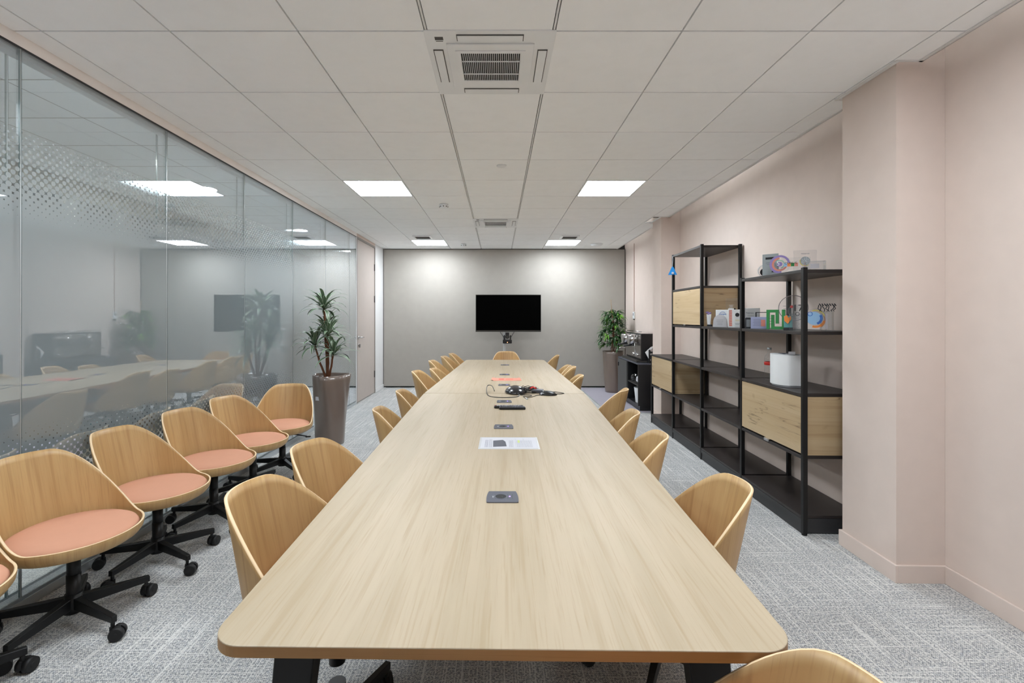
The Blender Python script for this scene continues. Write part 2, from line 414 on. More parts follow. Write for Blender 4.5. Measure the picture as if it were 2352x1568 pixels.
bm=BM(); box(bm,GX-.09,GX+.004,7.50,7.53,0,GT); struct('trim_6',bm,M_whitepaint)
# door (pink leaf), hinges, handle
bm=BM(); box(bm,GX-.05,GX-.004,7.56,8.62,.012,2.655); d=struct('door_1',bm,M_doorpink)
bm=BM(); box(bm,GX-.09,GX+.006,7.53,7.558,0,2.69); box(bm,GX-.09,GX+.006,8.622,8.65,0,2.69); box(bm,GX-.09,GX+.006,7.558,8.622,2.657,2.69)
obj('door_frame',bm,mat('door_frame_grey',rgb(140,134,128),.5),d)
for z in (.35,1.72,2.30):
    bm=BM(); cyl(bm,(GX+.006,8.612,z-.06),(GX+.006,8.612,z+.06),.006,n=10); box(bm,GX-.004,GX+.003,8.60,8.622,z-.06,z+.06); obj('hinge',bm,M_bezel,d)
bm=BM(); cyl(bm,(GX-.004,7.63,1.06),(GX+.01,7.63,1.06),.026); cyl(bm,(GX,7.63,1.06),(GX+.055,7.63,1.06),.009,n=10); tube(bm,[(GX+.05,7.63,1.06),(GX+.055,7.68,1.06),(GX+.05,7.77,1.058)],.009,8)
cyl(bm,(GX-.004,7.63,.94),(GX+.01,7.63,.94),.024); cyl(bm,(GX,7.63,.94),(GX+.03,7.63,.94),.008,n=10); box(bm,GX+.01,GX+.03,7.617,7.643,.90,.95); obj('door_handle',bm,M_chrome,d)
bm=BM(); box(bm,GX-.12,GX+.003,8.65,BACK+.02,0,3.15); struct('wall_left',bm,M_whitepaint)
bm=BM(); box(bm,GX+.003,GX+.014,8.655,BACK-.002,0,.07,bev=.002); struct('baseboard_left',bm,M_whitepaint)
bm=BM(); box(bm,GX-.12,GX+.003,7.52,8.65,2.69,3.15); struct('wall_left_lintel',bm,M_pink)

# corridor beyond the glass -------------------------------------------
CX=-4.12
bm=BM(); box(bm,CX-.12,CX,REAR,BACK+1.2,0,3.2); struct('wall_corridor',bm,M_corridor)
bm=BM(); box(bm,CX,GX-.09,BACK+.9,BACK+1.0,0,2.72); struct('wall_corridor_end',bm,M_corridor)
bm=BM(); box(bm,CX+.005,GX-.095,REAR,BACK+.9,2.715,2.73); struct('ceiling_corridor',bm,M_ceil)
bm=BM()
for k in range(22): box(bm,CX+.01,GX-.095,REAR+.3+.5*k,REAR+.305+.5*k,2.7135,2.715)
for x in (-3.65,-3.35,-2.75): box(bm,x,x+.005,REAR,BACK+.9,2.7135,2.715)
struct('trim_7',bm,M_grid)
bm=BM(); box(bm,CX+.002,CX+.05,REAR,BACK+.88,2.53,2.70); struct('trim_8',bm,M_beige)
bm=BM(); box(bm,CX+.002,CX+.012,REAR,BACK+.88,0,.10); struct('baseboard_corridor',bm,M_beige)
wn=20
for a,b in ((-1.2,-.2),(.2,1.5),(1.8,3.1),(3.45,4.38),(4.62,4.96),(5.2,5.6),(6.76,8.1),(8.14,9.3)):
    bm=BM(); box(bm,CX+.003,CX+.03,a,b,.12,2.52); w=struct('window_%d'%wn,bm,M_darkwin); wn+=1
    bm=BM(); box(bm,CX+.003,CX+.04,a-.03,a,.1,2.52); box(bm,CX+.003,CX+.04,b,b+.03,.1,2.52); obj('window_frame',bm,M_beige,w)
def poster(a,b,z0,z1,m,label):
    bm=BM(); box(bm,CX+.032,CX+.052,a,b,z0,z1); box(bm,CX+.052,CX+.055,a+.02,b-.02,z0+.02,z1-.02,mi=1); tag(obj('poster',bm,[M_beige,m]),label,'poster')
poster(4.64,4.95,.30,.95,M_teal,'teal poster on the corridor wall seen through the dotted glass')
poster(5.24,5.58,.55,.98,M_bluep,'blue poster on the corridor wall seen through the dotted glass')
poster(6.9,7.6,.35,.80,M_teal,'wide teal poster low on the dark corridor window, behind the potted dracaena')
bm=BM(); box(bm,CX+.06,CX+.36,3.55,3.95,.0,.34,bev=.01); box(bm,CX+.09,CX+.33,3.98,4.28,.0,.30,bev=.01)
tag(obj('storage_crate',bm,M_lilac),'pale lilac crates on the corridor floor behind the glass','crate')
for k,y in enumerate((-.1,2.5,4.83,7.14,9.4)):
    t=thing('corridor_downlight',['round corridor downlight beside the camera','round corridor downlight at the left edge of the picture','round corridor downlight seen beside the large reflected ceiling panel','round corridor downlight seen above the potted dracaena','round corridor downlight at the far end of the corridor'][k],'ceiling light',(-3.01,y,2.7145),0,'round downlights in the corridor')
    bm=BM(); lathe(bm,[(.095,-.004),(.115,-.004),(.115,0),(.095,0),(.095,-.004)],32); obj('ring',bm,M_whitepaint,t)
    bm=BM(); cyl(bm,(0,0,-.003),(0,0,-.001),.094,n=32); obj('diffuser',bm,M_down,t)

# ------------------------------------------------------------------ ceiling fixtures
labs={(2,4.595):'square ceiling light panel, nearer one on the left',(6,4.595):'square ceiling light panel, nearer one on the right',
 (2,8.195):'square ceiling light panel near the back wall, on the left',(6,8.195):'square ceiling light panel near the back wall, on the right'}
def place_panel(t,bmf=None): pass
first=None
for x,y in PANELS:
    ci=2 if x<0 else 6
    lab=labs.get((ci,round(y,3)),'square ceiling light panel, %s side, %s'%('left' if ci==2 else 'right','over the near table end'))
    if first is None:
        t=thing('ceiling_light',lab,'ceiling light',(x+.3,y+.3,CZ),0,'square ceiling light panels')
        bm=BM()
        for q in ((-.297,.297,-.297,-.283),(-.297,.297,.283,.297),(-.297,-.283,-.283,.283),(.283,.297,-.283,.283)): box(bm,*q,-.004,.012)
        obj('frame',bm,M_whitepaint,t)
        bm=BM(); box(bm,-.283,.283,-.283,.283,0,.008); obj('diffuser',bm,M_light,t); first=t
    else: dup(first,(x+.3,y+.3,CZ),0,lab,'square ceiling light panels')
def air_con(loc,label):
    t=thing('air_conditioner',label,'air conditioner',loc,0,'ceiling cassette air conditioners')
    s=.312
    bm=BM(); 
    box(bm,-s,s,-s,s,-.006,.0,bev=.002); box(bm,-.215,.215,-.215,.215,-.014,-.006,bev=.002); obj('panel',bm,M_white,t)
    bm=BM(); box(bm,-.15,.15,-.145,.125,-.0145,-.0142); obj('grille_back',bm,M_rubber,t)
    bm=BM()
    for k in range(31):
        x=-.15+.3*k/30; box(bm,x-.0012,x+.0012,-.145,.125,-.0185,-.0146)
    for y in (-.07,.055): box(bm,-.15,.15,y-.0025,y+.0025,-.019,-.0146)
    for q in ((-.175,.175,-.165,-.145),(-.175,.175,.125,.15),(-.175,-.15,-.145,.125),(.15,.175,-.145,.125)): box(bm,*q,-.0185,-.0142)
    obj('grille',bm,M_white,t)
    for k in range(4):
        M=Matrix.Rotation(k*PI/2,4,'Z')
        bm=BM(); box(bm,-.16,.16,-.285,-.235,-.0095,-.0062,M=M); f=obj('louvre_slot',bm,M_grid,t)
        bm=BM(); box(bm,-.156,.156,-.281,-.239,-.0125,-.0096,M=M,bev=.001); obj('louvre',bm,M_white,f)
    bm=BM(); box(bm,-.265,-.225,-.265,-.24,-.0072,-.0061); box(bm,-.262,-.228,-.232,-.228,-.0072,-.0061); obj('receiver',bm,M_grid,t)
    return t
air_con((-.04,2.495,CZ+.0),'white cassette air conditioner in the ceiling nearest the camera')
air_con((-.04,6.695,CZ+.0),'smaller looking white cassette air conditioner in the ceiling, farther off between the light panels')
def detector(name,label,cat,x,y,r,h,holes=True):
    t=thing(name,label,cat,(x,y,CZ))
    bm=BM(); lathe(bm,[(0,-h),(r*.55,-h),(r*.8,-h*.85),(r,-h*.4),(r,0),(0,0)],32); obj('body',bm,M_white,t)
    if holes:
        for k in range(8):
            a=2*PI*k/8; bm=BM(); cyl(bm,(r*.86*math.cos(a),r*.86*math.sin(a),-h*.72),(r*.98*math.cos(a),r*.98*math.sin(a),-h*.6),.006,n=8); obj('vent_slot',bm,M_grid,t)
detector('sensor','small round white sensor on the ceiling tile behind the near air conditioner','sensor',.027,4.15,.045,.012,False)
detector('smoke_detector','round white smoke detector left of centre, larger in view','smoke detector',-.65,5.58,.052,.045)
detector('smoke_detector','small white smoke detector near the back wall','smoke detector',-.64,8.62,.05,.045)
detector('wireless_access_point','flat round white access point on the ceiling right of the far light panel','access point',1.80,8.60,.11,.04,False)
def diffuser(x,y,label):
    t=thing('slot_diffuser',label,'air vent',(x,y,CZ),0,'slot diffusers beside the far light panels')
    bm=BM(); 
    for q in ((-.15,.15,-.15,-.12),(-.15,.15,.12,.15),(-.15,-.12,-.12,.12),(.12,.15,-.12,.12)): box(bm,*q,-.018,0,bev=.003)
    obj('frame',bm,M_white,t)
    bm=BM(); box(bm,-.12,.12,-.12,.12,-.004,0); 
    for k in range(5): box(bm,-.12,.12,-.1+.05*k-.008,-.1+.05*k+.008,-.012,-.004)
    obj('slats',bm,M_grid,t)
diffuser(-1.27,7.86,'square white slot diffuser in front of the far left light panel')
diffuser(1.19,7.86,'square white slot diffuser in front of the far right light panel')

# ------------------------------------------------------------------ table (two boat-shaped halves)
TA=.0155   # the table runs very slightly off axis
def tx(Y): return -.012+TA*Y
TZ=.73
def table_half(y0,y1,w0,w1,label,neary):
    # y0 near end, y1 far end ; w half widths
    L=y1-y0
    t=thing('conference_table',label,'table',(tx(y0),y0,0),-TA,'joined boat-shaped table halves')
    cor=[(-w0,0,.075 if neary else .02),(w0,0,.075 if neary else .02),(w1,L,.02 if neary else .075),(-w1,L,.02 if neary else .075)]
    pts=[]
    for i,(x,y,r) in enumerate(cor):
        P=Vector((x,y)); A=(Vector(cor[i-1][:2])-P).normalized(); B=(Vector(cor[(i+1)%4][:2])-P).normalized()
        ang=A.angle(B); dd=r/math.tan(ang/2); c=P+(A+B).normalized()*(r/math.sin(ang/2))
        p0=P+A*dd; p1=P+B*dd
        a0=math.atan2((p0-c).y,(p0-c).x); a1=math.atan2((p1-c).y,(p1-c).x)
        while a1<a0: a1+=2*PI
        if a1-a0>PI: a1-=2*PI
        for k in range(13): 
            a=a0+(a1-a0)*k/12; pts.append((c.x+r*math.cos(a),c.y+r*math.sin(a)))
    bm=BM(); n=len(pts)
    rings=[]
    for z,s in ((TZ-.026,.003),(TZ-.024,0),(TZ-.0022,0),(TZ-.0006,.0006),(TZ,.0022)):
        ring=[]
        for i,p in enumerate(pts):
            a=Vector(pts[i-1]);b=Vector(pts[(i+1)%n]); tt=(b-a).normalized(); nn=Vector((-tt.y,tt.x))
            ring.append(bm.verts.new((p[0]+nn.x*s,p[1]+nn.y*s,z)))
        rings.append(ring)
    for q,(A,B) in enumerate(zip(rings,rings[1:])):
        for i in range(n):
            f=bm.faces.new((A[i],A[(i+1)%n],B[(i+1)%n],B[i])); f.material_index=1 if q<2 else 0
    bm.faces.new(rings[-1]); bm.faces.new(rings[0][::-1])
    obj('tabletop',bm,[M_table,M_tedge],t)
    bm=BM(); box(bm,-.42,-.36,.25,L-.25,TZ-.075,TZ-.0265); box(bm,.36,.42,.25,L-.25,TZ-.075,TZ-.0265)
    for y in (.3,L/2,L-.3): box(bm,-.36,.36,y-.03,y+.03,TZ-.07,TZ-.0265)
    obj('underframe',bm,M_black,t)
    for yy,sy in ((.17,-1),(L-.22,1)):
        if (neary and sy==1) or (not neary and sy==-1): yy=yy
        for sx in (-1,1):
            bm=BM(); vs=[]
            for z,cx in ((TZ-.0265,.475),(0,.535)):
                for dx,dy in ((-.05,-.02),(.05,-.02),(.05,.035),(-.05,.035)):
                    k=1 if z>0 else .7
                    vs.append(bm.verts.new((sx*cx+dx*k,yy+dy*k+(sy*.05 if z==0 else 0),z)))
            for q in ((0,1,2,3),(4,5,6,7),(0,1,5,4),(1,2,6,5),(2,3,7,6),(3,0,4,7)): bm.faces.new([vs[i] for i in q])
            bmesh.ops.bevel(bm,geom=list(bm.edges),offset=.003,segments=1,affect='EDGES')
            obj('leg',bm,M_black,t)
    return t
table_half(.946,4.095,.606,.704,'near half of the long pale oak conference table, rounded corners toward the camera',True)
table_half(4.103,7.29,.704,.601,'far half of the long pale oak conference table, ending before the television',False)

def mod_shape(bm,w,z0,z1,bulge=.004):
    pts=[]
    for k in range(9): t=-1+2*k/8; pts.append((w*t*.93,-w*.98))
    for k in range(9): t=-1+2*k/8; pts.append((w*.95+bulge*(1-t*t)+.003*(1-t),w*t*.95))
    for k in range(9): t=1-2*k/8; pts.append((w*t*.93,w*.98))
    for k in range(9): t=1-2*k/8; pts.append((-w*.95-bulge*(1-t*t)-.003*(1-t),w*t*.95))
    prism(bm,pts,z0,z1)
pm=None
mods=[(1.739,.0145,'dark grey power socket module set in the table, nearest the camera, with purple light'),(2.852,.031,'dark grey power socket module just behind the laminated sheet'),(3.70,.045,'dark grey power socket module between the remote control and the cable tangle'),
 (4.596,.056,'dark grey power socket module just beyond the seam between table halves'),(5.426,.070,'dark grey power socket module behind the pink papers'),(6.50,.090,'dark grey power socket module farthest along the table')]
for y,x,lab in mods:
    if pm is None:
        pm=thing('power_socket',lab,'power socket',(x,y,TZ),0,'power modules along the table')
        bm=BM(); mod_shape(bm,.054,0,.0035); obj('cover',bm,M_modgrey,pm)
        bm=BM(); lathe(bm,[(.0255,.0036),(.0235,.0050),(.0205,.0040),(.0200,.0036)],40,(-.006,0)); obj('socket_ring',bm,M_modgrey,pm)
        bm=BM(); cyl(bm,(-.006,0,.0035),(-.006,0,.0039),.0202,n=40); cyl(bm,(-.013,.0,.0039),(-.013,.0,.0042),.0026,n=10); cyl(bm,(.001,.0,.0039),(.001,.0,.0042),.0026,n=10); obj('socket_well',bm,M_rubber,pm)
        bm=BM(); cyl(bm,(-.001,-.010,.0042),(-.001,-.010,.0062),.0018,n=8); obj('earth_pin',bm,M_chrome,pm)
        bm=BM(); cyl(bm,(.027,.0,.0035),(.027,.0,.0042),.0030,n=12); obj('indicator_light',bm,M_led,pm)
        for x0 in (-.0275,.0195,.0365): bm=BM(); box(bm,x0,x0+.0007,-.022,.022,.0035,.0038); obj('joint_line',bm,M_rubber,pm)
        text('MSC',.009,M_paper,pm,(-.034,-.002,.0038),(0,0,PI/2))
    else: dup(pm,(x,y,TZ),0,lab,'power modules along the table')

# laminated sheet
t=thing('laminated_sheet','white printed sheet in a clear sleeve lying on the near table half','document',(.055,2.49,TZ),-.01)
bm=BM(); box(bm,-.157,.157,-.118,.115,.0,.0006); obj('sleeve',bm,mat('clear_sleeve',rgb(205,206,208),.25),t)
bm=BM(); box(bm,-.147,.147,-.104,.104,.0007,.0011); obj('paper',bm,M_paper,t)
bm=BM(); prism(bm,[(-.082,-.08),(-.012,-.07),(-.018,.02),(-.032,.055),(-.084,.04)],.0012,.0015); obj('printed_photo',bm,M_modgrey,t)
bm=BM()
for x0,n,w,l in ((-.125,3,.004,.14),(-.104,3,.003,.15),(.002,4,.003,.13),(.036,1,.001,.17),(.043,6,.0022,.13),(.078,1,.002,.17),(.084,7,.0022,.13)):
    for k in range(n): 
        x=x0+k*.0058; yy=-.085
        while yy<-.085+l:
            s=random.uniform(.008,.025); box(bm,x,x+w*.55,yy,min(yy+s,-.085+l),.0012,.0014); yy+=s+.004
obj('printed_text',bm,M_ink,t)
bm=BM(); box(bm,.047,.058,.0,.05,.00115,.00118); obj('highlight_mark',bm,mat('highlighter',rgb(205,220,120),.8),t)
# pink papers
for k,(dx,dy,a,lab) in enumerate(((0,0,.03,'salmon pink paper lying on the far table half, lower sheet'),(-.012,.012,-.05,'salmon pink paper on top of the other pink sheet'))):
    t=thing('pink_paper',lab,'paper',(.09+dx,5.0+dy,TZ+.0012*k),a)
    bm=BM(); n=8
    rows=[]
    for i in range(n+1):
        x=-.15+.3*i/n; z=.0003+(.006*max(0,(abs(x)-.11)/.04)**2 if k else 0)
        rows.append([bm.verts.new((x,-.10,z)),bm.verts.new((x,.10,z))])
    for a_,b_ in zip(rows,rows[1:]): bm.faces.new((a_[0],b_[0],b_[1],a_[1]))
    o=obj('sheet',bm,M_pinkpaper,t); md=o.modifiers.new('s','SOLIDIFY'); md.thickness=.0006; md.offset=1
    if k:
        bm=BM(); box(bm,-.075,-.02,-.04,.035,.0009,.0012)
        for r in range(5): box(bm,.0,.08,-.05+.02*r,-.045+.02*r,.0009,.0011)
        obj('printed_block',bm,mat('pink_ink',rgb(205,95,80),.8),t)
# remote controls
def remote(x,y,z,a,L,W,label,red):
    t=thing('remote_control',label,'remote control',(x,y,z),a)
    bm=BM(); box(bm,-L/2,L/2,-W/2,W/2,0,.018,bev=.005); obj('body',bm,M_plastic,t)
    bm=BM()
    nx=int(L/.0135)
    for i in range(nx):
        for j in range(3):
            if random.random()<.9: cx=-L/2+.012+i*.0128; cy=-W*.27+j*W*.27; box(bm,cx-.0038,cx+.0038,cy-.0028,cy+.0028,.018,.0195)
    obj('buttons',bm,M_ink if not red else M_paper,t)
    if red:
        bm=BM(); cyl(bm,(-L/2+.010,0,.018),(-L/2+.010,0,.0202),.0045,n=12); obj('power_button',bm,M_red,t)
remote(.075,3.445,TZ,.02,.215,.045,'black remote control lying on the table, farther one with a red button',True)
remote(.100,3.395,TZ,.015,.19,.042,'black remote control lying on the table, nearer to the camera of the pair',False)
# conference phone dome
t=thing('speaker_phone','glossy black domed speakerphone among the cables on the table','speakerphone',(.152,4.13,TZ),.15)
bm=BM(); lathe(bm,[(0,.062),(.03,.060),(.06,.050),(.082,.034),(.095,.016),(.096,.004),(.09,0),(0,0)],40)
bmesh.ops.scale(bm,vec=(1.0,1.35,1),verts=bm.verts); obj('body',bm,mat('gloss_black',rgb(26,26,30),.22,coat=.4),t)

t=thing('satellite_microphone','low black wedge microphone with a white sticker, right of the cable tangle','microphone',(.425,4.02,TZ),-.3)
bm=BM(); lathe(bm,[(0,.036),(.02,.034),(.045,.024),(.06,.010),(.062,.002),(.055,0),(0,0)],32); bmesh.ops.scale(bm,vec=(1.25,.9,1),verts=bm.verts); obj('body',bm,M_plastic,t)
bm=BM(); prism(bm,[(-.055,-.034),(-.022,-.038),(-.028,.02)],.0,.0012,M=Matrix.Translation((-.006,-.012,.024))@Matrix.Rotation(.45,4,'X')); obj('sticker',bm,M_paper,t)
t=thing('adapter_box','dark grey adapter box lying behind the wedge microphone','adapter',(.345,4.14,TZ),-.2)
bm=BM(); box(bm,-.05,.05,-.04,.04,0,.028,bev=.006); obj('body',bm,M_modgrey,t)
def cable(name,label,pts,r=.0028,m=M_plastic,ends=True,cat='cable'):
    t=thing(name,label,cat,(0,0,0)); sp=smooth_path(pts,6)
    bm=BM(); tube(bm,sp,r,6); obj('cord',bm,m,t)
    if ends:
        p=sp[-1];q=sp[-2]; bm=BM(); d=(p-q).normalized(); cyl(bm,p,p+d*.03,.006,n=8); cyl(bm,p+d*.03,p+d*.042,.004,n=8); obj('plug',bm,M_alu,t)
Z=TZ+.003
cable('cable','black cable looping out to the left of the speakerphone',[(-.035,4.02,Z+.03),(-.06,4.22,Z+.045),(-.10,4.30,Z+.035),(-.105,4.12,Z+.01),(-.08,3.95,Z),(-.01,3.88,Z),(.08,3.87,Z),(.155,3.91,Z),(.17,3.95,Z)],.0035)
cable('cable','black cable with metal plug lying in front of the speakerphone',[(.19,3.99,Z),(.24,4.0,Z),(.28,3.95,Z+.004),(.25,3.92,Z),(.21,3.93,Z),(.215,3.87,Z),(.225,3.83,Z)],.003)
cable('cable','thin black cable looped out on the right beyond the microphone',[(.36,4.2,Z+.01),(.45,4.19,Z),(.53,4.14,Z),(.57,4.08,Z),(.52,4.05,Z),(.44,4.08,Z),(.40,4.10,Z+.01)],.003)
cable('cable','black cable trailing from the plug to the microphone',[(.23,3.86,Z),(.28,3.90,Z),(.32,3.97,Z),(.35,3.99,Z),(.37,3.97,Z)],.0028,ends=False)
random.seed(3)
pts=[(.25+.075*math.sin(k*2.3)+random.uniform(-.015,.015),4.13+.05*math.cos(k*1.7)+random.uniform(-.02,.02),Z+.006+.022*(k%3)) for k in range(26)]
cable('cable_bundle','tangled bundle of black cables between speakerphone and adapter',pts,.003)
cable('cable','short red cable on top of the black cable tangle',[(.275,4.06,Z+.045),(.30,4.08,Z+.055),(.315,4.05,Z+.05),(.33,4.09,Z+.04)],.006,M_red,ends=False)

# ------------------------------------------------------------------ chairs
zt,hw,dp,zb,lean,a0,a1=.755,.252,.254,.372,.229,70.4,155.7
def smst(x): x=max(0,min(1,x)); return x*x*(3-2*x)
def shell_mesh():
    bm=BM(); N=96
    uv=bm.loops.layers.uv.new('UVMap')
    prof=[0,.25,.5,.72,.86,.94]   # bottom radial fractions
    rows=[]
    def ringpt(ph,s):            # s: 0..1 bottom, 1..2 round, 2..3 wall
        S_=smst((math.degrees(abs(ph))-a0)/(a1-a0)); zr=zb+.065+(zt-zb-.065)*S_
        zs=zb+.055
        if s<=1:
            k=.80*s; return (dp*k*math.cos(ph),hw*k*math.sin(ph),zb+.004*s*s)
        if s<=2:
            a=(s-1)*PI/2; k=.80+.20*math.sin(a); z=zb+.004+(zs-zb-.004)*(1-math.cos(a)); 
            return (dp*k*math.cos(ph),hw*k*math.sin(ph),z)
        w=s-2; z=zs*(1-w)+zr*w; kk=z-zs; back=max(0,-math.cos(ph))
        return (dp*math.cos(ph)-lean*kk*back,hw*math.sin(ph),z)
    svals=[.2,.5,.8,1,1.25,1.5,1.75,2]+[2+i/10 for i in range(1,11)]
    for s in svals: rows.append([bm.verts.new(ringpt(-PI+2*PI*k/N,s)) for k in range(N)])
    c=bm.verts.new((0,0,zb))
    def U(v,k): 
        ph=-PI+2*PI*k/N; return (ph*.25,v.co.z+ (0 if v.co.z>.44 else 0)-.35*(math.hypot(v.co.x,v.co.y)<.19)*(.2-math.hypot(v.co.x,v.co.y)))
    for A,B in zip(rows,rows[1:]):
        for k in range(N):
            f=bm.faces.new((A[k],A[(k+1)%N],B[(k+1)%N],B[k])); f.smooth=True
            for l,(v,kk) in zip(f.loops,((A[k],k),(A[(k+1)%N],k+1),(B[(k+1)%N],k+1),(B[k],k))): l[uv].uv=U(v,kk)
    for k in range(N): 
        f=bm.faces.new((c,rows[0][(k+1)%N],rows[0][k])); f.smooth=True
    return bm
def make_chair(label):
    t=thing('swivel_chair',label,'chair')
    bm=shell_mesh(); sh=obj('seat_shell',bm,[M_oak,M_oakedge],t,recalc=True)
    md=sh.modifiers.new('s','SOLIDIFY'); md.thickness=.009; md.offset=0; md.use_rim=True; md.material_offset_rim=1; md.use_even_offset=False
    bm=BM(); N=64; rows=[]
    for r,z in ((.0,.452),(.10,.4515),(.17,.4485),(.212,.443),(.230,.434),(.2385,.422),(.230,.407),(.19,.392),(0,.39)):
        rows.append([bm.verts.new((r*1.0*math.cos(2*PI*k/N)+.004,r*.985*math.sin(2*PI*k/N),z)) for k in range(N)] if r else [bm.verts.new((.004,0,z))])
    for A,B in zip(rows,rows[1:]):
        for k in range(N):
            q=[A[k%len(A)],A[(k+1)%len(A)],B[(k+1)%len(B)],B[k%len(B)]]; u=[]
            [u.append(x) for x in q if x not in u]; f=bm.faces.new(u); f.smooth=True
    obj('cushion',bm,M_fabric,t)
    bm=BM(); box(bm,-.09,.09,-.075,.075,.350,.366,bev=.004); cyl(bm,(0,0,.33),(0,0,.352),.03); obj('seat_bracket',bm,M_black,t)
    bm=BM(); tube(bm,[(0,.03,.345),(-.02,.12,.33),(-.03,.2,.31)],.006,8); box(bm,-.04,-.02,.19,.235,.30,.312,bev=.003); obj('height_lever',bm,M_plastic,t)
    bm=BM(); cyl(bm,(0,0,.20),(0,0,.345),.0255,n=24); obj('gas_lift',bm,M_black,t)
    bm=BM(); cyl(bm,(0,0,.068),(0,0,.235),.027,n=24); cyl(bm,(0,0,.066),(0,0,.15),.036,.032,n=24); obj('column',bm,M_black,t)
    for k in range(5):
        M=Matrix.Rotation(k*2*PI/5+.35,4,'Z')
        bm=BM(); vs=[]
        for x,h0,h1,w in ((.02,.085,.135,.016),(.285,.078,.106,.011)):
            for dy,z in ((-w,h0),(w,h0),(w,h1),(-w,h1)): vs.append(bm.verts.new((x,dy,z)))
        for q in ((0,1,2,3),(4,5,6,7),(0,1,5,4),(1,2,6,5),(2,3,7,6),(3,0,4,7)): bm.faces.new([vs[i] for i in q])
        bmesh.ops.bevel(bm,geom=list(bm.edges),offset=.002,segments=1,affect='EDGES')
        bmesh.ops.transform(bm,matrix=M,verts=bm.verts); obj('base_arm',bm,M_black,t)
        sw=random.uniform(-.9,.9); C=M@Matrix.Translation((.272,0,0))@Matrix.Rotation(sw,4,'Z')
        bm=BM(); cyl(bm,(0,0,.055),(0,0,.082),.008,n=10); box(bm,-.012,.03,-.004,.004,.022,.058,bev=.002)
        for s in (-1,1): cyl(bm,(.018,s*.005,.029),(.018,s*.025,.029),.029,.027,n=24)
        cyl(bm,(.018,-.027,.029),(.018,.027,.029),.010,n=10)
        bmesh.ops.transform(bm,matrix=C,verts=bm.verts); obj('caster',bm,M_rubber,t)
    return t
chair0=make_chair('x')
UP={'seat_shell','cushion','seat_bracket','height_lever','gas_lift'}
used=[0]
def chair(x,y,th,dz,label,group,base=None):
    if used[0]==0: c=chair0; used[0]=1; c.location=(x,y,0); c.rotation_euler=(0,0,th); c['label']=label; c['group']=group
    else: c=dup(chair0,(x,y,0),th,label,group)
    if base is None: base=random.uniform(-.6,.6)
    for ch in c.children:
        if ch.name.split('.')[0] in UP: ch.location.z=dz
        else: ch.rotation_euler.z=base
    return c
GW='swivel chairs lined up along the glass partition'; GTB='swivel chairs pushed in around the conference table'
WL=[(-2.03,1.62,-.15,'oak shell swivel chair at the lower left picture edge, only its pink seat front showing'),
 (-1.927,2.127,-.20,'oak shell swivel chair by the glass, nearest whole one, back cut by the picture edge'),
 (-1.937,2.665,-.094,'oak shell swivel chair by the glass, second whole one from the camera'),
 (-1.935,3.187,-.218,'oak shell swivel chair by the glass, in the middle of the row'),
 (-1.935,3.696,-.241,'oak shell swivel chair by the glass, partly hidden behind the middle one'),
 (-1.941,4.212,-1.381,'oak shell swivel chair facing the camera in front of the tall taupe planter')]
CHAIRS_T=[
 (-.515,1.497,-.05,.10,'oak chair pushed in at the left of the table, nearest the camera'),
 (-.633,2.18,-.214,.04,'oak chair pushed in at the left of the table, second from the camera'),
 (-.528,3.233,.15,.02,'oak chair at the left of the table, the first beyond the wide gap'),
 (-.564,4.107,.046,.0,'oak chair at the left of the table, just before the table seam'),
 (-.569,4.86,-.07,.08,'oak chair at the left of the table, just beyond the table seam'),
 (-.471,5.46,-.05,.04,'oak chair at the left of the far table half, showing between two others'),
 (-.57,6.04,-.04,.08,'oak chair at the left of the far table half, third from the far end'),
 (-.492,6.69,-.05,.08,'oak chair second from the far end on the left of the table'),
 (-.433,7.20,-.06,.08,'oak chair at the far left end of the table'),
 (.31,.735,3.12,.04,'oak chair back at the bottom right corner, cut by the picture edge'),
 (.641,1.854,3.036,.0,'oak chair pushed in at the right of the table, large back nearest the camera'),
 (.543,2.461,2.965,.04,'oak chair at the right of the table, second large back from the camera'),
 (.574,3.045,2.946,.04,'oak chair at the right of the table, third back from the camera'),
 (.776,4.026,2.70,.04,'oak chair at the right of the table, beside the table seam'),
 (.582,5.055,3.007,.02,'oak chair at the right of the far table half, nearest one'),
 (.615,5.738,2.959,.04,'oak chair right of the far table half, in front of a nearly hidden one'),
 (.636,6.24,3.10,.0,'oak chair at the right of the far table half, almost hidden behind another'),
 (.598,7.182,2.956,.06,'oak chair at the far right end of the table'),
 (.13,7.62,-PI/2,.06,'oak chair at the head of the table, facing the camera')]
for x,y,th,lab in WL: chair(x,y,th,0,lab,GW,base=(.55-th if y<2.3 else None))
for x,y,th,dz,lab in CHAIRS_T: chair(x,y,th,dz,lab,GTB)

# ------------------------------------------------------------------ television on its stand
t=thing('television','large black flat television on a floor stand before the grey back wall','television',(.185,8.85,0))
bm=BM(); box(bm,-.615,.615,-.03,.02,1.115,1.815,bev=.004); obj('housing',bm,M_bezel,t)
bm=BM(); box(bm,-.605,.605,-.034,-.0305,1.145,1.805); obj('screen',bm,M_screen,t)
bm=BM(); box(bm,-.10,-.06,.03,.09,.03,1.7,bev=.004); box(bm,-.06,-.045,.035,.05,.1,1.1); obj('stand_pole',bm,M_alu,t)
bm=BM(); box(bm,-.45,.25,-.1,.25,.006,.03,bev=.006); obj('stand_base',bm,M_black,t)
bm=BM(); box(bm,-.3,.3,.02,.035,1.3,1.6); obj('mount_plate',bm,M_black,t)
bm=BM(); tube(bm,[(-.155,-.02,1.115),(-.07,-.06,.985)],.006,6); tube(bm,[(.11,-.02,1.115),(.03,-.06,.985)],.006,6); obj('camera_strap',bm,M_bezel,t)
t=thing('video_camera','small black motorised video camera mounted under the television','camera',(.165,8.77,.90))
bm=BM(); box(bm,-.085,.085,-.05,.06,.0,.07,bev=.012); obj('base',bm,M_plastic,t)
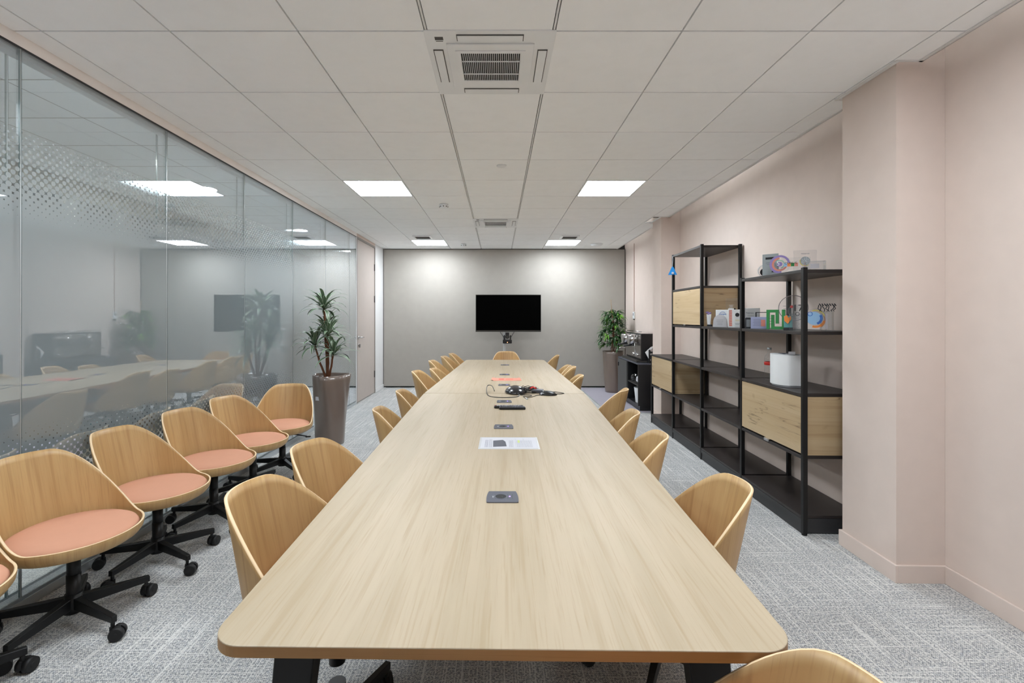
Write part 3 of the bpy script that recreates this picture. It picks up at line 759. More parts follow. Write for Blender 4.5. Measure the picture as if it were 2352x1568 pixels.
bm=BM(); box(bm,-.07,-.045,-.03,.03,.07,.155,bev=.006); box(bm,.045,.07,-.03,.03,.07,.155,bev=.006); obj('yoke',bm,M_plastic,t)
bm=BM(); cyl(bm,(0,-.05,.125),(0,.05,.125),.038,n=24); box(bm,-.035,.035,-.01,.03,.15,.205,bev=.008); obj('head',bm,M_plastic,t)
bm=BM(); cyl(bm,(0,-.056,.125),(0,-.05,.125),.022,n=20); obj('lens',bm,M_bezel,t)
bm=BM(); cyl(bm,(0,-.052,.022),(0,-.049,.022),.006,n=12); obj('status_light',bm,M_orled,t)
t=thing('floor_bolt','small black latch at the foot of the grey back wall','latch',(-1.59,9.22,0)); bm=BM(); box(bm,-.03,.03,-.02,.02,0,.06,bev=.006); cyl(bm,(0,-.03,.03),(0,.0,.03),.015,n=12); obj('body',bm,M_plastic,t)

# ------------------------------------------------------------------ shelving rack
R=thing('shelving_rack','tall stepped black metal shelving rack with rustic wood boxes along the pink wall','shelving',RO,-RD)
V=[.53+.8*k for k in range(5)]
FX0,FX1=-.417,-.389; BX0,BX1=-.045,-.017
fh=[1.716,1.714,2.112,2.112,.895]
for v,h in zip(V,fh):
    bm=BM(); box(bm,FX0,FX1,v-.014,v+.014,.012,h,bev=.002); cyl(bm,(FX0+.014,v,0),(FX0+.014,v,.012),.016,n=12); obj('post',bm,M_black,R)
for v,h in zip(V,fh):
    bm=BM(); box(bm,BX0,BX1,v-.014,v+.014,0,h,bev=.002); obj('post',bm,M_black,R)
lev={0:[.905,1.305,1.705,.505],1:[.505,.905,1.305],2:[.505,.905,1.305,1.705,2.105],3:[.505,.905]}
for b in range(4):
    v0,v1=V[b]+.014,V[b+1]-.014
    for z in lev[b]:
        bm=BM(); box(bm,FX0+.002,BX1,v0,v1,z-.022,z,bev=.002); obj('shelf',bm,M_shelf,R)
    bm=BM(); box(bm,FX0+.002,BX1,v0,v1,.10,.118,bev=.002); obj('bottom_shelf',bm,M_shelf,R)
    bm=BM(); box(bm,FX0+.006,FX0+.02,v0,v1,.004,.099); box(bm,FX0+.001,FX0+.006,v0,v1,.07,.099); box(bm,FX0+.02,BX1,v0,v0+.016,.004,.099); obj('plinth',bm,M_plinth,R)
for b,z0,z1,lb in ((0,.505,.883,'lower near'),(2,1.305,1.683,'upper'),(3,.505,.883,'lower far')):
    v0,v1=V[b]+.014,V[b+1]-.014
    bm=BM(); w=.016
    box(bm,-.395,BX0-.002,v0+.0005,v0+w,z0+.001,z1-.001); box(bm,-.395,BX0-.002,v1-w,v1-.0005,z0+.001,z1-.001); box(bm,BX0-.02,BX0-.004,v0+w,v1-w,z0+.001,z1-.001)
    cb=obj('storage_box',bm,M_boardx,R)
    bm=BM(); box(bm,-.413,-.396,v0+.002,v1-.002,z0+.012,z1-.004,bev=.001); obj('door_panel',bm,M_board,cb)
    bm=BM(); m_=(v0+v1)/2; box(bm,-.432,-.413,m_-.03,m_+.03,z0-.006,z0+.014,bev=.004); obj('door_latch',bm,M_chrome,cb)
# local -> world on the right wall frame
RM=Matrix.Translation(Vector(RO))@Matrix.Rotation(-RD,4,'Z')
def rw(x,v,z): return RM@Vector((x,v,z))
def vpx(px,xo): # v for a thing at local depth xo that shows at column px
    k=(px-HX)/F; Y=(2.353-RD*2.47+xo)/(k-RD); return Y-2.47
# blue triangular tag
p=rw(FX0-.004,V[3]-.026,2.09)
t=thing('hanging_tag','blue triangular tag hanging on a white string from the top of the black rack','tag',p,-RD)
bm=BM(); tube(bm,[(0,0,.0),(.0,-.012,-.03),(0,.0,-.08),(0,.006,-.13)],.0022,6); obj('string',bm,M_paper,t)
bm=BM(); prism(bm,[(-.078,-.13),(.078,-.13),(.012,.02),(-.012,.02)],-.003,.003,M=Matrix.Translation((0,.0,-.13))@Matrix.Rotation(-.25,4,'Z')@Matrix.Rotation(PI/2,4,'X')@Matrix.Scale(.62,4)); obj('plate',bm,M_blue,t)
bm=BM(); cyl(bm,(0,-.012,-.19),(0,.0,-.19),.012,n=16); obj('white_dot',bm,M_paper,t)

# awards: built facing local -Y, rotated to face the room
def award(name,label,px,xo,z,ang,cat='award',group='acrylic awards on the rack'):
    v=vpx(px,xo); p=rw(xo,v,z); return thing(name,label,cat,p,ang,group)
def slab(t,w,h,d,m,name='body',z=0,bev=.002,x=0,y=0):
    bm=BM(); box(bm,x-w/2,x+w/2,y-d/2,y+d/2,z,z+h,bev=bev); return obj(name,bm,m,t)
def disc(t,r,z,d,m,name='body',y=0,n=40,x=0):
    bm=BM(); cyl(bm,(x,y-d/2,z),(x,y+d/2,z),r,n=n); return obj(name,bm,m,t)
def ring(t,r0,r1,z,y,m,a0=0,a1=2*PI,name='print_ring',x=0):
    bm=BM(); N=36; rows=[]
    for k in range(N+1):
        a=a0+(a1-a0)*k/N; c,s=math.cos(a),math.sin(a)
        rows.append([bm.verts.new((x+r0*c,y,z+r0*s)),bm.verts.new((x+r1*c,y,z+r1*s)),bm.verts.new((x+r1*c,y-.001,z+r1*s)),bm.verts.new((x+r0*c,y-.001,z+r0*s))])
    for A,B in zip(rows,rows[1:]):
        for i in range(4): bm.faces.new((A[i],B[i],B[(i+1)%4],A[(i+1)%4]))
    return obj(name,bm,m,t)
def lines(t,w,z0,n,y,m,dz=.008,x=0,name='print_lines'):
    bm=BM()
    for k in range(n):
        ww=w*random.uniform(.55,1); box(bm,x-ww/2,x+ww/2,y-.0008,y,z0-k*dz,z0-k*dz+.0022)
    return obj(name,bm,m,t)
c_=lambda n,r,g,b,ro=.4: mat(n,rgb(r,g,b),ro)
MG=c_('green_acrylic',58,140,78,.2); MPU=c_('violet_print',150,130,195); MCO=c_('coral_print',215,135,120); MMI=c_('mint_print',150,190,170); MYE=c_('yellow_print',215,200,90)
MGR=c_('grey_plaque',158,168,172,.35); MBV=c_('blue_violet_block',160,166,200,.3); MOR=c_('orange_print',235,140,60); MDB=c_('deep_blue_print',60,110,190); MSK=c_('sky_print',150,190,225); MTE=c_('teal_print',90,150,150)
A1=-.75   # typical angle: turned half toward the camera
# top shelf
ZT=1.706
t=award('award_plaque','upright grey rectangular plaque with a dark name bar on the top shelf',1771,-.36,ZT,A1); slab(t,.105,.158,.012,MGR); slab(t,.062,.016,.001,M_inkdark,'name_bar',z=.118,y=-.0066,bev=0); lines(t,.06,.095,3,-.0062,M_ink)
bm=BM(); prism(bm,[(-.012,0),(.012,0),(.006,.016),(-.006,.016)],0,.001,M=Matrix.Translation((.02,-.0065,.022))@Matrix.Rotation(PI/2,4,'X')); obj('emblem',bm,M_inkdark,t)
t=award('award_disc','small clear round award mostly hidden behind the grey plaque on the top shelf',1757,-.28,ZT,A1); disc(t,.055,.055,.012,M_acryl); ring(t,.040,.046,.055,-.0065,M_white); disc(t,.03,.045,.001,M_inkdark,'print',y=-.007)
t=award('award_disc','round clear award printed with violet, coral and mint rings on the top shelf',1793,-.37,ZT,A1); disc(t,.066,.066,.012,M_acryl); ring(t,.050,.064,.066,-.0065,MPU,-.1,4.9); ring(t,.036,.049,.066,-.0065,MCO,1.6,6.2); ring(t,.024,.032,.066,-.0065,MMI,-1.2,2.4); disc(t,.017,.066,.001,MPU,'print_core',y=-.007)
lines(t,.05,.04,2,-.0075,M_ink); text('5',.045,M_white,t,(-.01,-.0075,.072),(PI/2,0,0))
t=award('award_plaque','low clear acrylic plaque with a colourful rounded logo on the top shelf',1829,-.33,ZT,-.5); slab(t,.17,.10,.010,M_acryl)
for k,m in enumerate((MSK,MOR,MG,MCO)):
    slab(t,.02,.024,.001,m,'logo_patch',z=.040,x=-.06+.021*k,y=-.0058,bev=0)
text('CUBE IS',.021,M_inkdark,t,(-.029,-.0062,.062),(PI/2,0,0)); lines(t,.05,.03,3,-.0055,M_ink,x=.05)
t=award('award_plaque','tall clear acrylic plaque with a dotted globe print on the top shelf',1850,-.22,ZT,-.3); slab(t,.14,.16,.010,M_acryl); disc(t,.030,.085,.001,c_('silver_print',165,175,180),'globe_print',y=-.0056); ring(t,.030,.035,.083,-.0056,MYE,2.8,5.4)
bm=BM()
for k in range(14): a=k*2.4; r=.006*math.sqrt(k)+.002; cyl(bm,(r*math.cos(a),-.0075,.088+r*math.sin(a)),(r*math.cos(a),-.0065,.088+r*math.sin(a)),.0026,n=8)
obj('globe_dots',bm,M_white,t); text('POLESTAR',.011,M_ink,t,(.0,-.006,.135),(PI/2,0,0))
t=award('crystal_block','clear crystal block lying at the right end of the top shelf',1873,-.27,ZT,-.25); slab(t,.115,.062,.05,M_crystal,bev=.004); slab(t,.05,.03,.001,c_('etched',200,196,200),'etching',z=.015,y=0,bev=0)
# middle shelf
ZM=1.306
t=award('award_statuette','small slim statuette with a violet top at the left end of the middle shelf',1631,-.34,ZM,A1); slab(t,.04,.018,.03,M_inkdark,'plinth'); 
bm=BM(); prism(bm,[(-.014,0),(.014,0),(.022,.10),(-.022,.10)],-.004,.004,M=Matrix.Translation((-.008,0,.018))@Matrix.Rotation(PI/2,4,'X')); obj('body',bm,M_white,t)
lines(t,.012,.10,7,-.005,M_ink,.012); bm=BM(); cyl(bm,(-.02,0,.118),(.012,0,.132),.008,n=10); cyl(bm,(-.035,0,.135),(-.01,0,.138),.007,n=10); obj('ornament',bm,MPU,t)
t=award('award_plaque','square white plaque with a blue arc on the middle shelf',1661,-.30,ZM,A1); slab(t,.125,.158,.012,M_white); ring(t,.026,.029,.112,-.007,MDB,.5,2.64); text('compas',.022,MDB,t,(0,-.007,.118),(PI/2,0,0)); 
t=award('award_plaque','white arch-shaped plaque standing in front of the square one on the middle shelf',1655,-.37,ZM,A1)
bm=BM(); P=[(-.062,0),(.062,0)]+[(.058*math.cos(a),.05+.062*math.sin(a)) for a in [PI*k/16 for k in range(17)]]; prism(bm,P,-.006,.006,M=Matrix.Rotation(PI/2,4,'X')); obj('body',bm,M_paper,t); lines(t,.06,.062,4,-.0068,M_ink,.014)
t=award('award_book','red and white book-like award with a black spine on the middle shelf',1680,-.36,ZM,-.45); slab(t,.045,.165,.035,M_white); slab(t,.012,.167,.037,M_inkdark,'spine',x=.03); slab(t,.030,.14,.001,MCO,'print',z=.012,y=-.018,bev=0); lines(t,.026,.14,9,-.019,M_white,.014)
t=award('award_plaque','white plaque with a black flower print beside the middle post of the rack',1695,-.33,ZM,A1); slab(t,.085,.155,.012,M_white); disc(t,.018,.11,.001,M_inkdark,'flower_print',y=-.0066,n=7); lines(t,.05,.065,2,-.0066,MYE); lines(t,.04,.035,2,-.0066,M_ink)
t=award('crystal_block','tall clear glass award at the back behind the white plaques',1681,-.22,ZM,A1); slab(t,.10,.265,.02,M_acryl,bev=.004); slab(t,.07,.02,.03,M_crystal,'foot',bev=.002); lines(t,.05,.2,4,-.011,M_white,.01)
t=award('award_plaque','thin white plaque with black and red edge just right of the middle post',1708,-.36,ZM,-1.1); slab(t,.03,.165,.03,M_white); slab(t,.012,.06,.001,M_inkdark,'dark_print',z=.09,y=-.0155,bev=0); slab(t,.012,.03,.001,M_red,'red_print',z=.06,y=-.0155,bev=0)
t=award('award_plaque','wide pale plaque with faint lettering on the middle shelf',1726,-.28,ZM,A1); slab(t,.13,.165,.012,c_('pale_plaque',206,206,206)); text('Premio',.022,M_ink,t,(-.01,-.0068,.125),(PI/2,0,0)); lines(t,.09,.10,4,-.0066,M_ink,.014)
t=award('picture_frame','small dark framed picture on the middle shelf',1721,-.375,ZM,A1,'frame'); slab(t,.05,.085,.02,M_inkdark); slab(t,.03,.06,.001,c_('photo_print',120,125,130),'picture',z=.012,y=-.0106,bev=0)
t=award('picture_frame','larger empty black frame behind the blue-violet block',1752,-.24,ZM,A1,'frame'); 
bm=BM(); 
for q in ((-.05,.05,.125,.131),(.044,.05,0,.131),(-.05,-.044,0,.131)): box(bm,q[0],q[1],-.006,.006,q[2],q[3])
obj('frame',bm,M_inkdark,t); slab(t,.088,.12,.002,M_acryl,'pane',bev=0)
t=award('award_block','blue-violet acrylic block with faint text on the middle shelf',1745,-.365,ZM,A1); slab(t,.115,.092,.02,MBV,bev=.003); lines(t,.07,.07,5,-.0105,M_ink,.011,x=-.01); slab(t,.03,.05,.001,MCO,'print',z=.02,x=.03,y=-.0108,bev=0)
t=award('award_plaque','small black and white block half hidden behind the green award',1759,-.31,ZM,A1); slab(t,.045,.085,.02,M_inkdark); lines(t,.03,.06,4,-.0106,M_white,.012)
# green interlocking mark
t=award('award_emblem','green acrylic award shaped like two interlocking hooks on the middle shelf',1784,-.38,ZM,-.80)
bm=BM(); s=1.0
def bar(x0,x1,z0,z1): box(bm,x0,x1,-.010,.010,z0,z1)
bar(-.068,-.047,.004,.150); bar(-.047,.020,.129,.150); bar(-.001,.020,.046,.129)
bar(-.034,-.013,.004,.112); bar(-.013,.066,.004,.025); bar(.045,.066,.025,.150)
bmesh.ops.scale(bm,vec=(.88,1,.96),verts=bm.verts); obj('body',bm,MG,t); slab(t,.12,.004,.022,M_acryl,'foot'); lines(t,.03,.08,3,-.0108,M_inkdark,.02,x=-.03)
t=award('award_disc','large clear round award standing at the back of the middle shelf',1823,-.26,ZM,-.5); disc(t,.093,.155,.010,M_acryl); slab(t,.10,.07,.02,M_acryl,'stand'); ring(t,.088,.093,.155,-.0055,c_('disc_rim',150,140,140)); lines(t,.03,.17,5,-.0056,M_ink,.02,x=-.05); disc(t,.010,.165,.001,M_red,'red_mark',y=-.0058,x=-.01)
t=award('award_emblem','clear award with the number seventeen cut out on top, on the middle shelf',1830,-.37,ZM,-.7); slab(t,.075,.115,.02,M_crystal,bev=.003); disc(t,.046,.130,.018,M_crystal,'crest'); text('17',.062,M_inkdark,t,(.012,-.011,.150),(PI/2,0,0)); ring(t,.009,.012,.112,-.0115,M_inkdark,x=.01); lines(t,.05,.08,6,-.0108,M_ink,.012)
t=award('award_emblem','small teal award with an orange flame on the middle shelf',1812,-.38,ZM,-.7); slab(t,.05,.10,.014,MTE,bev=.002); slab(t,.052,.02,.03,M_inkdark,'plinth')
bm=BM(); prism(bm,[(0,0),(.02,.03),(.018,.055),(.004,.04),(-.006,.06),(-.022,.05),(-.02,.02)],-.004,.004,M=Matrix.Translation((0,-.012,.045))@Matrix.Rotation(PI/2,4,'X')); obj('flame',bm,MOR,t)
def arch(bm,w,h,d,x=0):
    P=[(-w/2,0),(w/2,0)]+[(w/2*math.cos(a),h-w/2+w/2*math.sin(a)) for a in [PI*k/20 for k in range(21)]]
    prism(bm,P,-d/2,d/2,M=Matrix.Translation((x,0,0))@Matrix.Rotation(PI/2,4,'X'))
t=award('award_arch','rounded clear award with a blue and orange swirl print, right of the front post',1873,-.25,ZM,-.45)
bm=BM(); arch(bm,.125,.150,.035); obj('body',bm,M_acryl,t); disc(t,.043,.083,.001,MSK,'swirl_core',y=-.0185,x=-.008)
ring(t,.030,.045,.083,-.0192,MDB,-1.2,.6,x=-.004); ring(t,.044,.058,.078,-.0192,MOR,-1.9,-.2,x=0); ring(t,.050,.056,.083,-.0192,MYE,.3,1.9,x=0); ring(t,.011,.015,.112,-.0195,MDB,x=-.03); ring(t,.056,.061,.07,.014,MOR,-.9,.5,x=0)
t=award('crystal_block','clear crystal tower topped with dark branching figures at the right end of the middle shelf',1900,-.20,ZM,-.35); slab(t,.068,.128,.05,M_crystal,bev=.004)
slab(t,.012,.10,.001,c_('etch_lines',170,165,170),'etching',z=.015,x=-.008,y=-.0255,bev=0)
bm=BM()
for k in range(7):
    x=-.042+.014*k; pts=[(x,0,.13)]
    for j in range(4): pts.append((x+random.uniform(-.012,.012),random.uniform(-.01,.01),.135+.012*j))
    tube(bm,pts,.0026,5)
    cyl(bm,(x,0,.18),(x+.01,0,.165),.003,n=6)
obj('figures',bm,M_inkdark,t)
# lower shelf : dispenser and bottle
v=vpx(1820,-.26); t=thing('towel_dispenser','white rounded paper towel box on the lower shelf of the rack','dispenser',rw(-.27,v,.906),-RD-.15)
def dshape(w,d,n=28): return [(-d*.35,-w/2)]+[(-d*.35-d*.6*math.sin(PI*(k+.5)/n),-w/2*math.cos(PI*(k+.5)/n)) for k in range(n)]+[(-d*.35,w/2),(d*.45,w/2),(d*.45,-w/2)]
bm=BM(); prism(bm,dshape(.245,.13)[::-1],.012,.224); bmesh.ops.bevel(bm,geom=[e for e in bm.edges if abs(e.verts[0].co.z-e.verts[1].co.z)<1e-5 and e.verts[0].co.z>.2],offset=.006,segments=2,affect='EDGES'); obj('body',bm,M_white,t)
bm=BM(); prism(bm,dshape(.232,.12)[::-1],0,.012); obj('base',bm,c_('base_grey',150,152,158),t)
bm=BM(); prism(bm,[(-.05,-.02),(-.05,.085),(.02,.085),(.02,-.02)],.2242,.226); obj('top_slot',bm,M_ink,t)
bm=BM(); prism(bm,[(-.04,-.07),(-.045,-.02),(.02,-.03),(.01,-.09)],.226,.228); prism(bm,[(-.05,-.09),(-.01,-.1),(.0,-.06)],.228,.248,M=None); obj('paper_towel',bm,M_paper,t)
v=vpx(1768,-.25); t=thing('plastic_bottle','clear plastic bottle with a red band beside the white paper towel box','bottle',rw(-.25,v,.906),0)
bm=BM(); lathe(bm,[(0,0),(.034,.002),(.036,.02),(.034,.1),(.036,.16),(.030,.185),(.014,.205),(.013,.235),(0,.235)],24); obj('body',bm,M_acryl,t)
bm=BM(); lathe(bm,[(.0345,.115),(.037,.117),(.037,.138),(.0345,.140)],24); obj('label_band',bm,M_red,t)
bm=BM(); cyl(bm,(0,0,.2355),(0,0,.25),.015,n=16); obj('cap',bm,M_alu,t)

# ------------------------------------------------------------------ coffee corner
t=thing('coffee_cabinet','black open-fronted cabinet under the coffee machine','cabinet',rw(0,4.45,0),-RD)   # v from 4.45 (Y 6.92)
D0,D1=-.39,-.016; L=1.22; H=.69
bm=BM(); box(bm,D0,D1,0,.018,.08,H); box(bm,D0,D1,L-.018,L,.08,H); box(bm,D0,D1,.018,L-.018,.08,.098); box(bm,D1-.01,D1,.018,L-.018,.098,H); box(bm,D0,D1-.01,.60,.616,.098,H)
box(bm,D0+.03,D1,.02,L-.02,.006,.08); obj('body',bm,M_plastic,t)
bm=BM(); box(bm,D0-.012,D1,-.006,L+.006,H,H+.022,bev=.003); obj('worktop',bm,M_modgrey,t)
bm=BM(); box(bm,D0,D1-.012,.02,.598,.37,.386); obj('inner_shelf',bm,M_bezel,t)
bm=BM(); box(bm,D0-.018,D0-.001,.62,L,.085,H-.004); dr=obj('door',bm,mat('grey_door',rgb(78,78,78),.5),t)
bm=BM(); box(bm,D0-.03,D0-.018,1.14,1.17,.56,.62); obj('door_knob',bm,M_rubber,dr)
bm=BM(); box(bm,D0-.003,D0+.0,.0,.012,.08,H); box(bm,D0-.003,D0,.012,.6,.08,.09); obj('edge_trim',bm,M_bezel,t)
t=thing('plastic_bag','crumpled clear and white plastic bags on the inner cabinet shelf','bag',rw(-.30,4.62,.386),0)
bm=BM(); bmesh.ops.create_icosphere(bm,subdivisions=3,radius=.07)
for vv in bm.verts: vv.co*=1+random.uniform(-.22,.22); 
bmesh.ops.scale(bm,vec=(1,1.5,.75),verts=bm.verts); bmesh.ops.translate(bm,vec=(0,0,.064),verts=bm.verts); obj('crumpled_film',bm,M_paper,t)
t=thing('plastic_bag','small crumpled clear bag at the back edge of the inner cabinet shelf','bag',rw(-.33,4.86,.386),0)
bm=BM(); bmesh.ops.create_icosphere(bm,subdivisions=3,radius=.06)
for vv in bm.verts: vv.co*=1+random.uniform(-.25,.25)
bmesh.ops.translate(bm,vec=(0,0,.062),verts=bm.verts); obj('crumpled_film',bm,M_crystal,t)
t=thing('waste_bin','white ribbed bin standing inside the bottom of the black cabinet','bin',rw(-.29,4.68,.098),0)
bm=BM(); lathe(bm,[(0,0),(.075,0),(.098,.22),(.100,.225),(.094,.225),(.072,.01),(0,.01)],24,smooth=False); obj('body',bm,M_white,t)
t=thing('espresso_machine','chrome and black two-group espresso machine on the black cabinet','coffee machine',rw(-.03,4.55,H+.022),-RD)
bm=BM(); box(bm,-.29,-.0,0,.90,.03,.43,bev=.01); obj('housing',bm,M_plastic,t)
bm=BM(); box(bm,-.297,-.291,.01,.89,.06,.415,bev=.002); obj('front_plate',bm,M_steel,t)
bm=BM(); box(bm,-.36,-.02,-.01,.91,0,.03,bev=.006); box(bm,-.36,-.30,.02,.88,.0305,.036); obj('drip_tray',bm,M_bezel,t)
bm=BM(); box(bm,-.29,-.01,.01,.89,.431,.438); tube(bm,[(-.28,.02,.46),(-.28,.88,.46)],.006,8); obj('cup_rail',bm,M_chrome,t)
for y in (.22,.60):
    bm=BM(); cyl(bm,(-.297,y,.345),(-.42,y,.335),.075,.07,n=28); cyl(bm,(-.42,y,.335),(-.43,y,.334),.078,n=28); g_=obj('group_head',bm,M_chrome,t)
    bm=BM(); cyl(bm,(-.36,y,.24),(-.36,y,.27),.035,n=20); tube(bm,[(-.36,y,.25),(-.45,y,.245),(-.5,y,.235)],.012,8); obj('portafilter',bm,M_plastic,g_)
bm=BM(); 
for y in (.08,.16,.3): cyl(bm,(-.297,y,.11),(-.34,y,.11),.022,n=16)
tube(bm,[(-.33,.80,.17),(-.42,.80,.17),(-.43,.80,.16)],.012,8); tube(bm,[(-.30,.12,.3),(-.36,.1,.28),(-.35,.1,.12)],.006,8); obj('knobs_and_wands',bm,M_chrome,t)
t=thing('coffee_grinder','dark grinder with chrome knobs and a tilted white lid, beside the espresso machine','coffee grinder',rw(-.20,4.485,H+.022),-RD)
bm=BM(); box(bm,-.035,.06,-.03,.05,0,.20,bev=.006); obj('body',bm,M_plastic,t)
bm=BM(); prism(bm,[(-.085,.16),(.0,.24),(.03,.25),(-.03,.06)],-.004,.004,M=Matrix.Translation((0,-.02,0))@Matrix.Rotation(PI/2,4,'X')); obj('white_lid',bm,M_white,t)
bm=BM()
for z in (.05,.13,.19): cyl(bm,(.0,-.033,z),(.0,-.055,z),.018,n=16)
obj('knobs',bm,M_chrome,t)
# thermostat with conduit
p=rw(0,6.13,1.36)
t=thing('thermostat','small white thermostat with a thin conduit on the pink wall by the back corner','thermostat',p,-RD)
bm=BM(); box(bm,-.022,-.001,-.045,.045,0,.13,bev=.004); obj('body',bm,M_white,t)
bm=BM(); box(bm,-.0235,-.0222,-.025,.02,.06,.105); obj('display',bm,M_ink,t)
bm=BM(); box(bm,-.012,-.0005,-.006,.006,.131,1.38); obj('conduit',bm,c_('conduit',190,165,150),t)
bm=BM(); box(bm,-.018,-.001,-.03,.03,-.016,-.002); obj('sensor_foot',bm,M_bezel,t)

# ------------------------------------------------------------------ plants
def pot(t,rt,rb,h,rot,sticker=None):
    bm=BM(); N=72; rows=[]
    def rad(a,z):
        k=z/h; R0=rb+(rt-rb)*k**.8; tri=.20*k
        a2=a-rot-.45*(1-k)
        return R0*(1+tri*(math.cos(3*a2)*.55)+.06*k*math.cos(6*a2))
    for z in [0]+[h*i/14 for i in range(1,15)]: rows.append([bm.verts.new((rad(2*PI*k/N,z)*math.cos(2*PI*k/N),rad(2*PI*k/N,z)*math.sin(2*PI*k/N),z)) for k in range(N)])
    rows.append([bm.verts.new((v.co.x*.95,v.co.y*.95,h)) for v in rows[-1]])
    rows.append([bm.verts.new((v.co.x*.97,v.co.y*.97,h-.05)) for v in rows[-1]])
    for A,B in zip(rows,rows[1:]):
        for k in range(N): f=bm.faces.new((A[k],A[(k+1)%N],B[(k+1)%N],B[k])); f.smooth=True
    bm.faces.new(rows[0][::-1]); 
    bmesh.ops.recalc_face_normals(bm,faces=bm.faces)
    obj('pot',bm,M_pot,t)
    bm=BM(); f=bm.faces.new([bm.verts.new((rad(2*PI*k/N,h)*.93*math.cos(2*PI*k/N),rad(2*PI*k/N,h)*.93*math.sin(2*PI*k/N),h-.045)) for k in range(N)]); obj('soil',bm,M_soil,t)
    return rad
def leaf(bm,uv,base,az,el,L,W,droop,n=9,xmin=None,xmax=None,org=(0,0,0)):
    p=Vector(base); rows=[]; a=el
    side=Vector((-math.sin(az),math.cos(az),0)); st=L/n
    for i in range(n+1):
        t=i/n; d=Vector((math.cos(az)*math.cos(a),math.sin(az)*math.cos(a),math.sin(a)))
        up=side.cross(d)*-1
        w=W*(math.sin(PI*min(1,(t*.9+.1)))**.7)*(1-t*.35) if i<n else 0.0004
        def cl(q):
            if xmin is not None and q.x+org[0]<xmin: q=Vector((xmin-org[0],q.y,q.z))
            if xmax is not None and q.x+org[0]>xmax: q=Vector((xmax-org[0],q.y,q.z))
            return q
        rows.append([bm.verts.new(cl(p+side*w-up*w*.25)),bm.verts.new(cl(p)),bm.verts.new(cl(p-side*w-up*w*.25))])
        p=p+d*st; a-=droop/n*(0.4+1.2*t)
    for i,(A,B) in enumerate(zip(rows,rows[1:])):
        for j in (0,1):
            f=bm.faces.new((A[j],A[j+1],B[j+1],B[j])); f.smooth=True
            us=[j*.5,(j+1)*.5,(j+1)*.5,j*.5]; vs_=[i/n,i/n,(i+1)/n,(i+1)/n]
            for l,u_,v_ in zip(f.loops,us,vs_): l[uv].uv=(u_,v_)
random.seed(11)
PO=(-1.865,5.19,0)
t=thing('potted_dracaena','tall dracaena with striped leaves in a glossy taupe planter before the glass wall','potted plant',PO)
rad=pot(t,.195,.150,.76,-PI/2+.0,True)
bm=BM(); a=-PI/2-.42; r=rad(a,.52)+.0015; M=Matrix.Translation((r*math.cos(a),r*math.sin(a),.52))@Matrix.Rotation(a+PI/2+.1,4,'Z'); box(bm,-.03,.03,-.002,.003,-.02,.02,M=M); obj('name_label',bm,M_paper,t)
heads=[((-.165,-.02,1.09),.33,31),((-.065,.0,1.50),.34,34),((-.01,-.03,1.21),.31,32),((-.10,.16,1.27),.29,26),((.055,-.05,1.00),.35,30)]
for (hx,hy,hz),LL,cnt in heads:
    bm=BM(); b0=Vector((hx*.12-.02,hy*.15,.70)); h_=Vector((hx,hy,hz))
    pts=[b0.lerp(h_,k/8)+Vector((random.uniform(-.003,.003),random.uniform(-.003,.003),0)) for k in range(9)]
    pts[4]+=Vector((hx*.06,0,0)); tube(bm,pts,[.0125-.0004*k for k in range(9)],10); obj('stem',bm,M_bark,t)
    bm=BM(); uv=bm.loops.layers.uv.new('UVMap')
    for k in range(cnt):
        f=k/cnt; az=k*2.39996; el=1.42-1.35*f+random.uniform(-.15,.15)
        leaf(bm,uv,(hx,hy,hz-.03+.05*(1-f)),az,el,LL*random.uniform(.72,1.02),.021*random.uniform(.85,1.15),1.0+random.uniform(0,1.3),n=10,xmin=-2.268,org=PO)
    obj('foliage',bm,M_drac,t,recalc=False)
PF=(2.14,8.72,0)
t=thing('potted_ficus','bushy green long-leaved ficus in a matte taupe planter by the back right corner','potted plant',PF)
pot(t,.185,.15,.76,.4)
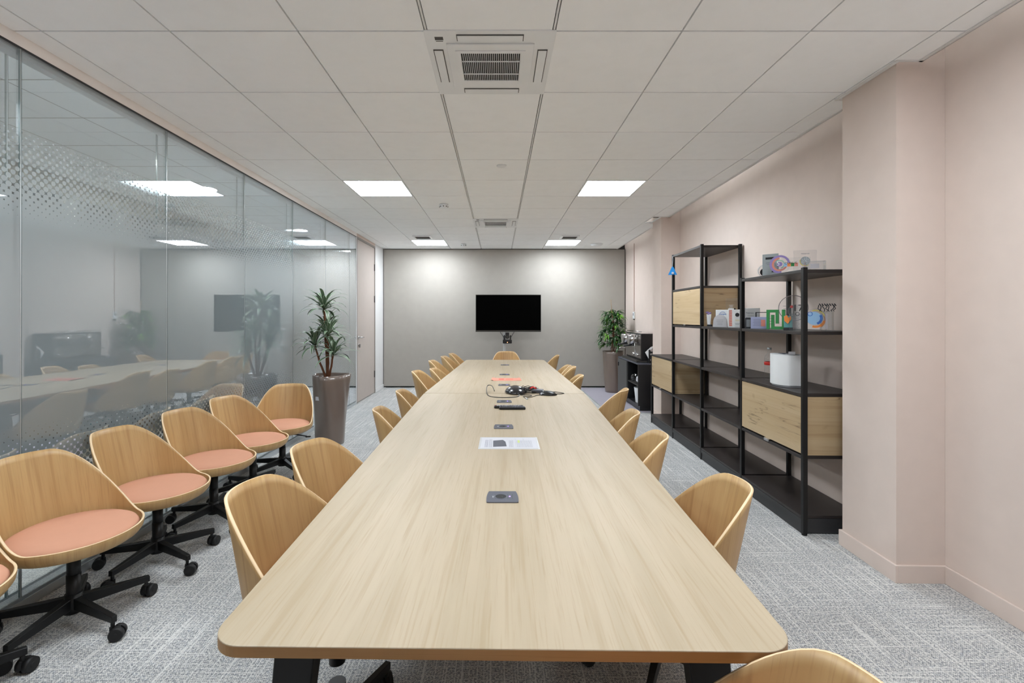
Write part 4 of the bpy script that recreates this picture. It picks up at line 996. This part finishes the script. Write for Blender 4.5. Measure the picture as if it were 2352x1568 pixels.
bm=BM(); tube(bm,smooth_path([(0,0,.70),(.015,.0,.95),(-.01,.01,1.2),(0,0,1.45)]),.012,8); tube(bm,smooth_path([(-.03,.02,.70),(-.02,.0,.95),(.02,.0,1.2)]),.010,8); tube(bm,smooth_path([(.03,-.02,.70),(.05,.0,.9),(.05,.02,1.1)]),.008,8); obj('trunk',bm,M_bark,t)
bm=BM(); tube(bm,[(-.0,.03,.7),(-.02,.0,1.3),(-.05,.0,1.72)],.005,6); obj('support_stake',bm,M_stake,t)
for part,(m_,cn,sd) in enumerate(((M_fic,44,5),(M_fic2,11,9))):
    random.seed(sd); bm=BM(); uv=bm.loops.layers.uv.new('UVMap')
    for k in range(cn):
        f=(k+.5)/cn; z=.86+.66*f; rr=(.20-.10*f)*random.uniform(.45,1.2); az=k*2.39996+sd
        c=Vector((rr*math.cos(az),rr*math.sin(az),z))
        tube(bm,[(0,0,z-.05),tuple(c)],.003,5)
        for j in range(11):
            leaf(bm,uv,c,az+random.uniform(-1.3,1.3),random.uniform(-.5,.55),random.uniform(.14,.20),.0165,1.3+random.uniform(0,.8),n=6,xmax=2.472,org=PF)
    obj('foliage',bm,m_,t,recalc=False)

# ------------------------------------------------------------------ camera & world
cam=bpy.data.cameras.new('camera'); co=bpy.data.objects.new('camera',cam); COL.objects.link(co)
co.location=(0,0,CH); co.rotation_euler=(PI/2,0,0)
cam.sensor_width=36; cam.sensor_fit='HORIZONTAL'; cam.lens=36*F/2352
cam.shift_x=(1176-HX)/2352; cam.shift_y=-(784-HY)/2352; cam.clip_start=.05
S.camera=co
w=bpy.data.worlds.new('world'); w.use_nodes=True; S.world=w
w.node_tree.nodes['Background'].inputs[0].default_value=(.8,.85,.9,1); w.node_tree.nodes['Background'].inputs[1].default_value=.3
S.view_settings.view_transform='Standard'; S.view_settings.look='None'; S.view_settings.gamma=1; S.view_settings.use_curve_mapping=False
S.view_settings.exposure=1.66
S.cycles.max_bounces=12; S.cycles.diffuse_bounces=8; S.cycles.transparent_max_bounces=24; S.cycles.glossy_bounces=6
